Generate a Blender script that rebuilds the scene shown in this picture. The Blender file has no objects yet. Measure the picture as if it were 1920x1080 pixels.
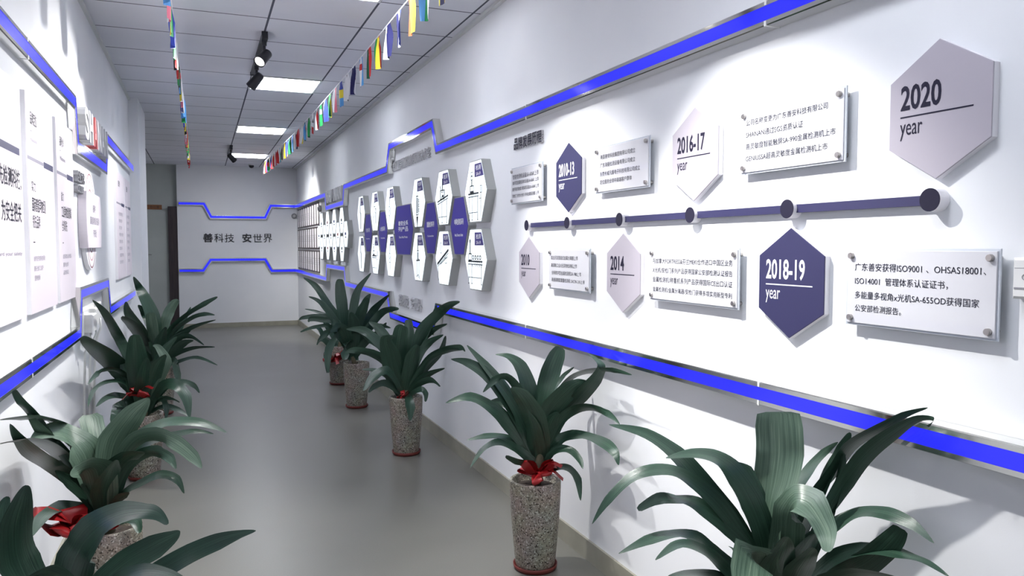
import bpy, math, random
from mathutils import Vector, Matrix

# ---------------------------------------------------------------- camera, world, exposure
SC = bpy.context.scene
COL = SC.collection
SC.view_settings.view_transform = 'Standard'
SC.view_settings.look = 'None'
SC.view_settings.gamma = 1.0
SC.view_settings.use_curve_mapping = False
SC.view_settings.exposure = 0.0

cam_data = bpy.data.cameras.new('camera')
cam_data.sensor_width = 36.0
cam_data.lens = 1443.0 / 1920.0 * 36.0
cam_data.clip_start = 0.05
cam = bpy.data.objects.new('camera', cam_data)
COL.objects.link(cam)
cam.location = (0.0, 0.0, 1.52)
cam.rotation_euler = (math.radians(90 - 3.1336), 0.0, math.radians(-21.936))
SC.camera = cam

world = bpy.data.worlds.new('world')
SC.world = world
world.use_nodes = True
world.node_tree.nodes['Background'].inputs[0].default_value = (0.55, 0.6, 0.75, 1)
world.node_tree.nodes['Background'].inputs[1].default_value = 0.02

# light levels (fixtures are built further down and use these)
PANEL_GLOW = 22.5            # recessed ceiling panels
# spotlights: (x, y, target, watts, cone degrees)
SPOTS_SEEN = [
    (0.435, 5.72, (-0.655, 4.40, 1.40), 170, 92),
    (0.435, 6.52, (-0.655, 7.25, 1.5), 85, 62),
    (0.435, 12.30, (1.712, 13.2, 1.55), 140, 90),
]
SPOTS_OVERHEAD = [
    (0.435, 3.60, (-0.655, 3.65, 1.00), 115, 62),
    (0.435, 2.50, (-0.655, 2.75, 1.00), 115, 62),
    (0.60, 2.42, (1.712, 1.97, 0.98), 250, 64),
    (0.60, 3.72, (1.712, 3.22, 0.92), 175, 70),
]

XR, XL, YE, ZC = 1.712, -0.655, 15.3, 3.0
PI = math.pi

# ---------------------------------------------------------------- helpers
def lin(r, g, b):
    f = lambda c: (c / 255) / 12.92 if c / 255 <= 0.04045 else ((c / 255 + 0.055) / 1.055) ** 2.4
    return (f(r), f(g), f(b), 1.0)

MATS = {}
def mat(name, col, rough=0.5, metal=0.0, spec=0.5, emit=0.0, emit_col=None, coat=0.0):
    m = bpy.data.materials.new(name); m.use_nodes = True
    p = m.node_tree.nodes['Principled BSDF']
    p.inputs['Base Color'].default_value = col
    p.inputs['Roughness'].default_value = rough
    p.inputs['Metallic'].default_value = metal
    p.inputs['Specular IOR Level'].default_value = spec
    if coat:
        p.inputs['Coat Weight'].default_value = coat
        p.inputs['Coat Roughness'].default_value = 0.03
    if emit:
        p.inputs['Emission Color'].default_value = emit_col or col
        p.inputs['Emission Strength'].default_value = emit
    MATS[name] = m
    return m

def nodes(m):
    return m.node_tree.nodes, m.node_tree.links, m.node_tree.nodes['Principled BSDF']

def noise_tint(m, c1, c2, scale=4.0, detail=4.0, bump=0.0, bscale=200.0, stretch=None):
    N, L, p = nodes(m)
    tc = N.new('ShaderNodeTexCoord')
    src = tc.outputs['Object']
    if stretch:
        mp = N.new('ShaderNodeMapping'); mp.inputs['Scale'].default_value = stretch
        L.new(src, mp.inputs['Vector']); src = mp.outputs['Vector']
    n = N.new('ShaderNodeTexNoise'); n.inputs['Scale'].default_value = scale; n.inputs['Detail'].default_value = detail
    L.new(src, n.inputs['Vector'])
    r = N.new('ShaderNodeValToRGB')
    r.color_ramp.elements[0].position = 0.35; r.color_ramp.elements[0].color = c1
    r.color_ramp.elements[1].position = 0.65; r.color_ramp.elements[1].color = c2
    L.new(n.outputs['Fac'], r.inputs['Fac']); L.new(r.outputs['Color'], p.inputs['Base Color'])
    if bump:
        n2 = N.new('ShaderNodeTexNoise'); n2.inputs['Scale'].default_value = bscale
        L.new(tc.outputs['Object'], n2.inputs['Vector'])
        b = N.new('ShaderNodeBump'); b.inputs['Strength'].default_value = bump; b.inputs['Distance'].default_value = 0.002
        L.new(n2.outputs['Fac'], b.inputs['Height']); L.new(b.outputs['Normal'], p.inputs['Normal'])
    return m

class MB:
    """collects vertices and faces, then links ONE mesh object"""
    def __init__(s): s.v = []; s.f = []; s.mi = []; s.uv = []
    def face(s, idx, m=0): s.f.append(tuple(idx)); s.mi.append(m)
    def box(s, x0, x1, y0, y1, z0, z1, m=0):
        b = len(s.v)
        s.v += [(x0,y0,z0),(x1,y0,z0),(x1,y1,z0),(x0,y1,z0),(x0,y0,z1),(x1,y0,z1),(x1,y1,z1),(x0,y1,z1)]
        for q in ((0,3,2,1),(4,5,6,7),(0,1,5,4),(1,2,6,5),(2,3,7,6),(3,0,4,7)): s.face([b+i for i in q], m)
        return s
    def bbox(s, x0, x1, y0, y1, z0, z1, c=0.003, m=0):
        """box with chamfered front (z1) edges"""
        s.prism([(x0,y0),(x1,y0),(x1,y1),(x0,y1)], z0, z1, c, m)
        return s
    def prism(s, pts, z0, z1, c=0.0, m=0, mfront=None):
        """polygon (counter clockwise) extruded along z; front edge chamfered by c"""
        n = len(pts); b = len(s.v)
        rings = [(0.0, z0), (0.0, z1 - c), (c, z1)] if c else [(0.0, z0), (0.0, z1)]
        for off, z in rings:
            for p in (inset(pts, off) if off else pts): s.v.append((p[0], p[1], z))
        for k in range(len(rings) - 1):
            for i in range(n):
                j = (i + 1) % n
                s.face((b+k*n+i, b+k*n+j, b+(k+1)*n+j, b+(k+1)*n+i), m)
        s.face([b + i for i in reversed(range(n))], m)
        s.face([b + (len(rings)-1)*n + i for i in range(n)], m if mfront is None else mfront)
        return s
    def tube(s, pts, r, seg=8, m=0, cap=True):
        pts = [Vector(p) for p in pts]; rs = r if isinstance(r, (list, tuple)) else [r]*len(pts)
        b = len(s.v); up = None
        for i, p in enumerate(pts):
            t = (pts[min(i+1, len(pts)-1)] - pts[max(i-1, 0)]).normalized()
            if up is None:
                up = t.cross(Vector((0,0,1)));
                if up.length < 1e-3: up = t.cross(Vector((1,0,0)))
                up.normalize()
            up = (up - t * up.dot(t)).normalized(); w = t.cross(up)
            for k in range(seg):
                a = 2*PI*k/seg
                s.v.append(tuple(p + up*math.cos(a)*rs[i] + w*math.sin(a)*rs[i]))
        for i in range(len(pts)-1):
            for k in range(seg):
                k2 = (k+1) % seg
                s.face((b+i*seg+k, b+i*seg+k2, b+(i+1)*seg+k2, b+(i+1)*seg+k), m)
        if cap:
            s.face([b+k for k in reversed(range(seg))], m); s.face([b+(len(pts)-1)*seg+k for k in range(seg)], m)
        return s
    def lathe(s, prof, seg=36, m=0, close=False, axis='z', at=(0,0,0)):
        b = len(s.v)
        for r, z in prof:
            for k in range(seg):
                a = 2*PI*k/seg; s.v.append((at[0]+r*math.cos(a), at[1]+r*math.sin(a), at[2]+z))
        n = len(prof)
        for i in range(n-1):
            for k in range(seg):
                k2 = (k+1) % seg; s.face((b+i*seg+k, b+i*seg+k2, b+(i+1)*seg+k2, b+(i+1)*seg+k), m)
        s.face([b+k for k in reversed(range(seg))], m); s.face([b+(n-1)*seg+k for k in range(seg)], m)
        return s
    def build(s, name, mats, parent=None, smooth=False):
        me = bpy.data.meshes.new(name)
        me.from_pydata(s.v, [], s.f); me.update()
        ml = mats if isinstance(mats, (list, tuple)) else [mats]
        for m in ml: me.materials.append(m)
        if len(ml) > 1:
            for p, i in zip(me.polygons, s.mi): p.material_index = i
        if smooth:
            for p in me.polygons: p.use_smooth = len(p.vertices) < 5
        return link(name, me, parent)

def link(name, me, parent=None):
    o = bpy.data.objects.new(name, me); COL.objects.link(o)
    if parent is not None: o.parent = parent
    return o

def inset(pts, d):
    out = []; n = len(pts)
    for i in range(n):
        p0 = Vector(pts[i-1]).to_2d(); p1 = Vector(pts[i]).to_2d(); p2 = Vector(pts[(i+1) % n]).to_2d()
        a = (p1-p0).normalized(); b = (p2-p1).normalized()
        na = Vector((-a.y, a.x)); nb = Vector((-b.y, b.x))
        m = (na+nb); m = m / max(m.length_squared, 1e-6) * 2
        out.append((p1.x + m.x*d, p1.y + m.y*d))
    return out

def tag(o, label=None, cat=None, group=None, kind=None):
    if label: o['label'] = label
    if cat: o['category'] = cat
    if group: o['group'] = group
    if kind: o['kind'] = kind
    return o

def struct(o): o['kind'] = 'structure'; return o

# frames of the three walls: local x = to the right as one faces the wall, y = up, z = out of the wall
FR = {'R': Matrix(((0,0,-1),(-1,0,0),(0,1,0))), 'L': Matrix(((0,0,1),(1,0,0),(0,1,0))), 'E': Matrix(((1,0,0),(0,0,-1),(0,1,0)))}
def thing(name, label, cat, loc, wall=None, group=None, rz=0.0):
    o = bpy.data.objects.new(name, None); COL.objects.link(o)
    o.empty_display_size = 0.05
    if wall: o.matrix_world = Matrix.Translation(loc) @ FR[wall].to_4x4()
    else: o.location = loc; o.rotation_euler = (0, 0, rz)
    return tag(o, label, cat, group)

TCACHE = {}
def text_raw(body, bold=0.0, extrude=0.0):
    key = (body, bold, extrude)
    if key in TCACHE: return TCACHE[key]
    c = bpy.data.curves.new('lettering', 'FONT'); c.body = body; c.offset = bold; c.extrude = extrude
    c.resolution_u = 3
    o = bpy.data.objects.new('lettering', c); COL.objects.link(o)
    dg = bpy.context.evaluated_depsgraph_get()
    me = bpy.data.meshes.new_from_object(o.evaluated_get(dg))
    v = [tuple(p.co) for p in me.vertices]; f = [tuple(p.vertices) for p in me.polygons]
    bpy.data.objects.remove(o); bpy.data.curves.remove(c); bpy.data.meshes.remove(me)
    xs = [p[0] for p in v]; ys = [p[1] for p in v]
    TCACHE[key] = (v, f, min(xs), max(xs), min(ys), max(ys))
    return TCACHE[key]

def text(name, body, m, parent, x, y, z, width=None, height=None, bold=0.0, depth=0.0, align='l'):
    """lettering whose ink box starts at x and is centred on y; width and/or height in metres"""
    v, f, x0, x1, y0, y1 = text_raw(body, bold, 0.5 if depth else 0.0)
    if width and height: sx, sy = width/(x1-x0), height/(y1-y0)
    elif width: sx = sy = width/(x1-x0)
    else: sx = sy = height/(y1-y0)
    w = (x1-x0)*sx
    ox = x if align == 'l' else (x - w/2 if align == 'c' else x - w)
    me = bpy.data.meshes.new(name)
    me.from_pydata([(ox+(p[0]-x0)*sx, y+(p[1]-(y0+y1)/2)*sy, z + (p[2]+0.5)*depth if depth else z) for p in v], [], f)
    me.materials.append(m); me.update()
    return link(name, me, parent)

# ---------------------------------------------------------------- materials
wall_white = mat('wall_white_paint', lin(232, 234, 236), 0.75)
noise_tint(wall_white, lin(229, 231, 234), lin(235, 236, 238), 1.5, 3, 0.05, 350)
grey_door_shade = noise_tint(mat('grey_green_door_and_shade', lin(176, 182, 178), 0.6), lin(172, 178, 174), lin(180, 186, 182), 2)
door_dark = noise_tint(mat('dark_brown_wood', lin(52, 42, 44), 0.5), lin(46, 37, 40), lin(60, 49, 50), 3, 5, 0, 1, (20, 20, 1))
skirt = noise_tint(mat('beige_grey_skirting_tile', lin(150, 148, 134), 0.35), lin(145, 143, 129), lin(158, 156, 142), 6)

floor_m = mat('grey_vinyl_floor', lin(120, 120, 122), 0.3, spec=0.45)
def floor_nodes():
    N, L, p = nodes(floor_m)
    tc = N.new('ShaderNodeTexCoord')
    a = N.new('ShaderNodeTexNoise'); a.inputs['Scale'].default_value = 1.3; a.inputs['Detail'].default_value = 6
    b = N.new('ShaderNodeTexNoise'); b.inputs['Scale'].default_value = 260; b.inputs['Detail'].default_value = 2
    L.new(tc.outputs['Object'], a.inputs['Vector']); L.new(tc.outputs['Object'], b.inputs['Vector'])
    mx = N.new('ShaderNodeMix'); mx.data_type = 'FLOAT'; mx.inputs[0].default_value = 0.45
    L.new(a.outputs['Fac'], mx.inputs[2]); L.new(b.outputs['Fac'], mx.inputs[3])
    r = N.new('ShaderNodeValToRGB')
    r.color_ramp.elements[0].position = 0.3; r.color_ramp.elements[0].color = lin(108, 107, 101)
    r.color_ramp.elements[1].position = 0.7; r.color_ramp.elements[1].color = lin(126, 125, 118)
    L.new(mx.outputs[0], r.inputs['Fac']); L.new(r.outputs['Color'], p.inputs['Base Color'])
    q = N.new('ShaderNodeMapRange'); q.inputs['To Min'].default_value = 0.26; q.inputs['To Max'].default_value = 0.42
    L.new(a.outputs['Fac'], q.inputs['Value']); L.new(q.outputs['Result'], p.inputs['Roughness'])
floor_nodes()

ceil_m = mat('mineral_ceiling_tiles', lin(226, 227, 232), 0.9, spec=0.2)
def ceil_nodes():
    """600 mm tiles with dark narrow joints"""
    N, L, p = nodes(ceil_m)
    g = N.new('ShaderNodeTexCoord'); sp = N.new('ShaderNodeSeparateXYZ'); L.new(g.outputs['Object'], sp.inputs['Vector'])
    outs = []
    for ax, org, wid in (('X', 0.435, 0.014), ('Y', 0.52, 0.013)):
        s = N.new('ShaderNodeMath'); s.operation = 'SUBTRACT'; s.inputs[1].default_value = org - 60.0 - 0.3
        L.new(sp.outputs[ax], s.inputs[0])
        d = N.new('ShaderNodeMath'); d.operation = 'DIVIDE'; d.inputs[1].default_value = 0.6; L.new(s.outputs[0], d.inputs[0])
        f = N.new('ShaderNodeMath'); f.operation = 'FRACT'; L.new(d.outputs[0], f.inputs[0])
        h = N.new('ShaderNodeMath'); h.operation = 'SUBTRACT'; h.inputs[1].default_value = 0.5; L.new(f.outputs[0], h.inputs[0])
        a = N.new('ShaderNodeMath'); a.operation = 'ABSOLUTE'; L.new(h.outputs[0], a.inputs[0])
        c = N.new('ShaderNodeMath'); c.operation = 'LESS_THAN'; c.inputs[1].default_value = wid / 0.6 / 2; L.new(a.outputs[0], c.inputs[0])
        outs.append(c)
    mx = N.new('ShaderNodeMath'); mx.operation = 'MAXIMUM'; L.new(outs[0].outputs[0], mx.inputs[0]); L.new(outs[1].outputs[0], mx.inputs[1])
    n = N.new('ShaderNodeTexNoise'); n.inputs['Scale'].default_value = 3; n.inputs['Detail'].default_value = 8
    L.new(g.outputs['Object'], n.inputs['Vector'])
    r = N.new('ShaderNodeValToRGB'); r.color_ramp.elements[0].color = lin(220, 221, 228); r.color_ramp.elements[1].color = lin(232, 233, 238)
    L.new(n.outputs['Fac'], r.inputs['Fac'])
    k = N.new('ShaderNodeMix'); k.data_type = 'RGBA'
    L.new(mx.outputs[0], k.inputs[0]); L.new(r.outputs['Color'], k.inputs[6]); k.inputs[7].default_value = lin(92, 94, 104)
    L.new(k.outputs[2], p.inputs['Base Color'])
ceil_nodes()

chrome = mat('polished_steel', lin(222, 222, 218), 0.09, 1.0)
peg_m = mat('brushed_steel', lin(176, 172, 168), 0.3, 1.0)
blue_led = mat('blue_led_diffuser', lin(20, 20, 40), 0.12, emit=0.97, emit_col=(0.02, 0.025, 1.0, 1))
black_m = mat('black_metal', lin(34, 34, 38), 0.4)
white_plastic = mat('white_plastic', lin(228, 228, 226), 0.4)
pvc = mat('white_foam_board', lin(236, 234, 238), 0.55)
pvc_pale = mat('pale_lilac_board_face', lin(178, 172, 182), 0.5)
slab_face = mat('pinkish_white_slab_face', lin(228, 219, 226), 0.5)
indigo = mat('indigo_print', lin(47, 46, 86), 0.45)
indigo_dark = mat('dark_indigo_print', lin(36, 34, 54), 0.6, spec=0.2)
ink = mat('dark_grey_ink', lin(34, 34, 48), 0.6, spec=0.2)
ink_soft = mat('soft_grey_ink', lin(140, 136, 150), 0.5)
white_ink = mat('white_print', lin(240, 240, 244), 0.5)
acrylic = mat('glossy_acrylic', lin(208, 208, 213), 0.3, spec=0.3, coat=0.4)
acrylic_edge = mat('acrylic_edge', lin(196, 202, 210), 0.1, spec=0.7)
steel_case = mat('grey_sheet_metal', lin(172, 174, 172), 0.45, 0.2)
face_lit = mat('backlit_white_face', lin(235, 240, 242), 0.3, emit=0.95, emit_col=lin(240, 250, 255))
face_indigo = mat('backlit_indigo_face', lin(62, 50, 150), 0.35, emit=0.05, emit_col=lin(62, 45, 190))
label_m = mat('label_indigo', lin(66, 54, 130), 0.4)
machine_m = mat('machine_print', lin(92, 104, 110), 0.5)
machine_dark = mat('machine_print_dark', lin(48, 54, 58), 0.5)
silver_letter = mat('silver_letters', lin(196, 196, 198), 0.45)
grey_letter = mat('grey_metal_letters', lin(150, 150, 154), 0.4, 0.3)
red_letter = mat('red_acrylic_letter', lin(190, 88, 88), 0.4)
frame_wood = mat('dark_frame_wood', lin(54, 40, 38), 0.4)
paper = mat('certificate_paper', lin(238, 234, 236), 0.5)
red_ribbon = mat('red_satin_ribbon', lin(160, 28, 32), 0.35)
panel_glow = mat('ceiling_panel_diffuser', lin(240, 240, 240), 0.5, emit=PANEL_GLOW, emit_col=lin(242, 246, 255))
lens_glow = mat('spotlight_lens', lin(240, 240, 240), 0.3, emit=14.0, emit_col=lin(255, 250, 244))
lens_dim = mat('spotlight_lens_edge', lin(240, 240, 240), 0.3, emit=3.0, emit_col=lin(255, 250, 244))
alu = mat('white_aluminium_frame', lin(214, 216, 214), 0.4)
soil_m = noise_tint(mat('potting_soil', lin(52, 42, 36), 0.95), lin(38, 30, 26), lin(70, 58, 48), 60)
cane_m = noise_tint(mat('plant_cane', lin(96, 92, 70), 0.8), lin(80, 76, 58), lin(110, 104, 82), 20)
saucer_m = mat('brick_red_saucer', lin(112, 46, 40), 0.5)

terrazzo = mat('terrazzo', lin(150, 142, 134), 0.55)
def terrazzo_nodes():
    N, L, p = nodes(terrazzo)
    tc = N.new('ShaderNodeTexCoord')
    v = N.new('ShaderNodeTexVoronoi'); v.inputs['Scale'].default_value = 190; v.inputs['Randomness'].default_value = 1.0
    L.new(tc.outputs['Object'], v.inputs['Vector'])
    sp = N.new('ShaderNodeSeparateColor'); L.new(v.outputs['Color'], sp.inputs['Color'])
    r = N.new('ShaderNodeValToRGB'); r.color_ramp.interpolation = 'CONSTANT'
    e = r.color_ramp.elements
    e[0].position = 0.0; e[0].color = lin(58, 50, 40)
    e[1].position = 0.10; e[1].color = lin(146, 138, 126)
    for pos, c in ((0.40, (160, 152, 140)), (0.68, (132, 125, 114)), (0.90, (200, 196, 186))):
        x = e.new(pos); x.color = lin(*c)
    L.new(sp.outputs[0], r.inputs['Fac'])
    n = N.new('ShaderNodeTexNoise'); n.inputs['Scale'].default_value = 9; L.new(tc.outputs['Object'], n.inputs['Vector'])
    mx = N.new('ShaderNodeMix'); mx.data_type = 'RGBA'; mx.blend_type = 'MULTIPLY'; mx.inputs[0].default_value = 0.35
    L.new(r.outputs['Color'], mx.inputs[6]); L.new(n.outputs['Color'], mx.inputs[7]); L.new(mx.outputs[2], p.inputs['Base Color'])
terrazzo_nodes()

def leaf_material(name, c_dark, c_mid, c_vein, rough):
    m = mat(name, c_mid, rough, spec=0.5)
    N, L, p = nodes(m)
    uv = N.new('ShaderNodeTexCoord'); sp = N.new('ShaderNodeSeparateXYZ'); L.new(uv.outputs['UV'], sp.inputs['Vector'])
    mp = N.new('ShaderNodeMapping'); mp.inputs['Scale'].default_value = (26, 2.0, 1); L.new(uv.outputs['UV'], mp.inputs['Vector'])
    n = N.new('ShaderNodeTexNoise'); n.inputs['Scale'].default_value = 1.0; n.inputs['Detail'].default_value = 3; L.new(mp.outputs['Vector'], n.inputs['Vector'])
    r = N.new('ShaderNodeValToRGB'); e = r.color_ramp.elements
    e[0].position = 0.32; e[0].color = c_dark; e[1].position = 0.6; e[1].color = c_mid
    x = e.new(0.82); x.color = c_vein
    L.new(n.outputs['Fac'], r.inputs['Fac']); L.new(r.outputs['Color'], p.inputs['Base Color'])
    b = N.new('ShaderNodeBump'); b.inputs['Strength'].default_value = 0.25; b.inputs['Distance'].default_value = 0.003
    L.new(n.outputs['Fac'], b.inputs['Height']); L.new(b.outputs['Normal'], p.inputs['Normal'])
    return m
leaf_green = leaf_material('dark_green_leaf', lin(34, 57, 46), lin(48, 76, 60), lin(86, 112, 92), 0.31)
leaf_pale_sheen = leaf_material('grey_green_leaf', lin(62, 84, 70), lin(90, 112, 95), lin(132, 150, 128), 0.34)  # lighter leaves: glossy sheen put into the colour, besides pale undersides

# ---------------------------------------------------------------- the setting
YB = -3.0                                   # the hall goes on a little behind the camera
AX = -2.6                                   # side alcove beyond the left wall
struct(MB().box(AX, XR, YB, YE+0.3, -0.1, 0).build('floor', floor_m))
struct(MB().box(AX, XR, YB, YE+0.3, ZC, ZC+0.1).build('ceiling', ceil_m))
struct(MB().box(XR, XR+0.12, YB, YE+0.3, 0, ZC).build('wall_right', wall_white))
struct(MB().box(XL-0.12, XL, YB, 8.66, 0, ZC).box(XL-0.12, -0.565, 8.66, 9.66, 0, ZC).build('wall_left', wall_white))
struct(MB().box(-0.40, XR, YE, YE+0.3, 0, ZC).build('wall_end', wall_white))
struct(MB().box(AX, -0.40, YE+0.12, YE+0.3, 0, ZC).build('wall_alcove', grey_door_shade))  # recess shade put into this wall's grey-green colour
struct(MB().box(AX-0.1, AX, 8.0, YE+0.3, 0, ZC).box(AX, XL-0.12, 9.46, 9.66, 0, ZC).build('wall_side', wall_white))
struct(MB().box(XL-0.12, XR, YB-0.1, YB, 0, ZC).build('wall_back', wall_white))
struct(MB().box(XR-0.012, XR, YB, YE, 0, 0.10).build('baseboard_right', skirt))
struct(MB().box(XL, XL+0.012, YB, 8.655, 0, 0.10).build('baseboard_left', skirt))
struct(MB().box(-0.40, XR-0.012, YE-0.012, YE, 0, 0.085).build('baseboard_end', skirt))
struct(MB().box(XR-0.028, XR, YB, YE, ZC-0.022, ZC).build('trim_1', alu))
struct(MB().box(XL, XL+0.022, YB, 8.655, ZC-0.022, ZC).build('trim_2', alu))
d1 = struct(MB().box(-1.5, -0.56, YE+0.085, YE+0.12, 0, 2.15).build('door_1', grey_door_shade))
d1['label'] = 'grey green door in the recess left of the end wall'
h = MB().box(-1.02, -0.98, YE+0.07, YE+0.085, 1.30, 1.44)
h.tube([(-1.0, YE+0.08, 1.367), (-1.0, YE+0.03, 1.367), (-0.84, YE+0.03, 1.367)], 0.011).build('door_handle', chrome, d1)
d2 = struct(MB().box(-0.555, -0.405, YE+0.02, YE+0.12, 0, 2.235).build('door_2', door_dark))
t = thing('door_sign', 'small brown nameplate above the grey green door at the far left', 'sign', (-0.777, YE+0.12, 2.222), 'E')
MB().bbox(-0.121, 0.121, -0.042, 0.042, 0, 0.012).build('plate', mat('brown_nameplate', lin(138, 92, 58), 0.5), t)
text('lettering', '办公室', door_dark, t, 0, 0, 0.0125, height=0.05, align='c')

# ---------------------------------------------------------------- ceiling fittings
WHERE = ['nearest, at the top picture edge', 'beside the two black spotlights', 'third of the row, farther down the corridor', 'farthest of the row, beside the lone spotlight']
for k, y0 in enumerate((4.12, 7.12, 10.12, 13.12)):
    t = thing('ceiling_light', 'square white flush ceiling panel light, ' + WHERE[k], 'ceiling light', (0.735, y0+0.3, ZC), group='square panel lights in the ceiling')
    f = MB(); w = 0.3
    f.box(-w, w, -w, -w+0.018, -0.008, 0).box(-w, w, w-0.018, w, -0.008, 0).box(-w, -w+0.018, -w+0.018, w-0.018, -0.008, 0).box(w-0.018, w, -w+0.018, w-0.018, -0.008, 0)
    f.build('frame', alu, t)
    MB().box(-w+0.018, w-0.018, -w+0.018, w-0.018, -0.005, -0.001).build('diffuser', panel_glow, t)
for y0, lb in ((1.42, 'square white flush ceiling panel light above the picture'), (-1.58, 'square white flush ceiling panel light behind the camera')):
    t = thing('ceiling_light', lb, 'ceiling light', (0.735, y0, ZC), group='square panel lights in the ceiling')
    MB().box(-0.3, 0.3, -0.3, 0.3, -0.004, 0).build('frame', alu, t)
    MB().box(-0.282, 0.282, -0.282, 0.282, -0.007, -0.004).build('diffuser', panel_glow, t)

def rail(x, ya, yb, label):
    t = thing('lighting_rail', label, 'light track', (x, (ya+yb)/2, ZC), group='black lighting rails')
    l = (yb-ya)/2
    MB().box(-0.017, 0.017, -l, l, -0.022, 0).build('rail', black_m, t)
    MB().box(-0.02, 0.02, -l-0.03, -l, -0.026, 0).box(-0.02, 0.02, l, l+0.03, -0.026, 0).build('end_cap', black_m, t)
rail(0.435, 5.68, 7.0, 'black ceiling rail carrying the two nearer spotlights')
rail(0.435, 12.15, 13.2, 'short black ceiling rail carrying the far lone spotlight')
rail(0.435, 2.3, 3.9, 'black ceiling rail overhead out of the picture, left one')
rail(0.60, 0.6, 4.3, 'black ceiling rail overhead out of the picture, right one')

def spotlight(x, y, target, watts, cone, label, glow, blend=0.5):
    t = thing('track_spotlight', label, 'spotlight', (x, y, ZC-0.022), group='black track spotlights')
    MB().box(-0.02, 0.02, -0.085, 0.085, -0.032, 0).build('adapter', black_m, t)
    pivot = Vector((0, 0.0, -0.135))
    MB().tube([(0, 0, -0.03), (0, 0, -0.06)], 0.017).tube([(0, 0, -0.05), (0, 0, -0.12)], 0.010).build('arm', black_m, t)
    aim = (Vector(target) - (Vector((x, y, ZC-0.022)) + pivot)).normalized()
    q = aim.to_track_quat('-Z', 'Y')
    head = MB().lathe([(0.0, 0.055), (0.024, 0.055), (0.034, 0.045), (0.041, -0.07), (0.0415, -0.08), (0.036, -0.08), (0.034, -0.066), (0.0, -0.066)], 28).build('head', black_m, t, True)
    head.location = pivot; head.rotation_mode = 'QUATERNION'; head.rotation_quaternion = q
    lens = MB().lathe([(0.0, 0.0), (0.034, 0.0), (0.034, -0.003), (0.0, -0.006)], 28).build('lens', glow, head, False)
    lens.location = (0, 0, -0.068)
    ld = bpy.data.lights.new('spot_beam', 'SPOT'); ld.energy = watts; ld.spot_size = math.radians(cone); ld.spot_blend = 0.75
    ld.shadow_soft_size = 0.022; ld.color = (1.0, 0.985, 0.96)
    lo = bpy.data.objects.new('spot_beam', ld); COL.objects.link(lo); lo.parent = head; lo.location = (0, 0, -0.085)
    return t
SL = ['black track spotlight with a glowing round lens facing the camera', 'black track spotlight just behind the glowing one, turned away to the left wall', 'lone black track spotlight at the far end, aimed to the right wall']
for s, l, g in zip(SPOTS_SEEN, SL, (lens_glow, lens_dim, lens_glow)): spotlight(*s, l, g, 0.95)
for k, s in enumerate(SPOTS_OVERHEAD):
    spotlight(*s, 'black track spotlight above the picture, aimed at the %s wall, %s' % (('left', 'right')[s[2][0] > 0], ('second slab', 'first slab', 'near panels', 'middle panels')[k]), lens_dim)

t = thing('dome_camera', 'small black dome camera on the ceiling by the end wall', 'camera', (0.87, 14.85, ZC), group=None)
MB().lathe([(0.0, 0.0), (0.055, 0.0), (0.055, -0.02), (0.0, -0.02)], 24).build('base', white_plastic, t)
MB().lathe([(0.0, -0.02), (0.046, -0.02), (0.044, -0.04), (0.032, -0.06), (0.012, -0.068), (0.0, -0.069)], 24).build('dome', mat('black_dome_glass', lin(16, 16, 20), 0.08), t, True)

# ---------------------------------------------------------------- blue light strips
def offset_path(path, d):
    n = len(path); out = []
    for i in range(n):
        p = Vector(path[i])
        a = (p - Vector(path[i-1])).normalized() if i else None
        b = (Vector(path[i+1]) - p).normalized() if i < n-1 else None
        a = a or b; b = b or a
        na = Vector((-a.y, a.x)); nb = Vector((-b.y, b.x)); m = na + nb; m = m * (2/m.length_squared)
        out.append(p + m*d)
    return out
def led_strip(label, wall, loc, path, w=0.078, d=0.06, rim=0.016, joints=()):
    t = thing('led_strip', label, 'light strip', loc, wall, 'blue glowing strips around the walls')
    hw = w/2; o1 = offset_path(path, hw); o2 = offset_path(path, -hw); i1 = offset_path(path, hw-rim); i2 = offset_path(path, -hw+rim)
    c = MB(); n = len(path)
    rows = [[(p.x, p.y, 0.0015) for p in o1], [(p.x, p.y, d-0.004) for p in o1], [(p.x, p.y, d) for p in offset_path(path, hw-0.003)], [(p.x, p.y, d) for p in i1], [(p.x, p.y, d-0.004) for p in i1],
            [(p.x, p.y, d-0.004) for p in i2], [(p.x, p.y, d) for p in i2], [(p.x, p.y, d) for p in offset_path(path, -hw+0.003)], [(p.x, p.y, d-0.004) for p in o2], [(p.x, p.y, 0.0015) for p in o2]]
    for r in rows: c.v += r
    for k in range(len(rows)-1):
        for i in range(n-1): c.face((k*n+i, k*n+i+1, (k+1)*n+i+1, (k+1)*n+i))
    c.face([k*n for k in range(len(rows))]); c.face([k*n+n-1 for k in reversed(range(len(rows)))])
    c.build('steel_channel', chrome, t)
    b = MB(); a1 = offset_path(path, hw-rim-0.0002); a2 = offset_path(path, -hw+rim+0.0002)
    b.v = [(p.x, p.y, d-0.0035) for p in a1] + [(p.x, p.y, d-0.0035) for p in a2] + [(p.x, p.y, d-0.0015) for p in a1] + [(p.x, p.y, d-0.0015) for p in a2]
    for i in range(n-1):
        b.face((2*n+i, 3*n+i, 3*n+i+1, 2*n+i+1)); b.face((i, i+1, n+i+1, n+i))
    b.face((0, n, 3*n, 2*n)); b.face((n-1, 3*n-1, 4*n-1, 2*n-1))
    b.build('blue_diffuser', blue_led, t)
    for x, y in joints:
        j = MB()
        for s in (-1, 1): j.box(x-0.004, x+0.004, min(y+s*(hw-rim+0.001), y+s*(hw+0.001)), max(y+s*(hw-rim+0.001), y+s*(hw+0.001)), 0.0015, d+0.0012)
        j.build('joint_cover', white_plastic, t)
    return t
def P(ws, sgn=1): return [(sgn*a, b) for a, b in ws]
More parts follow.
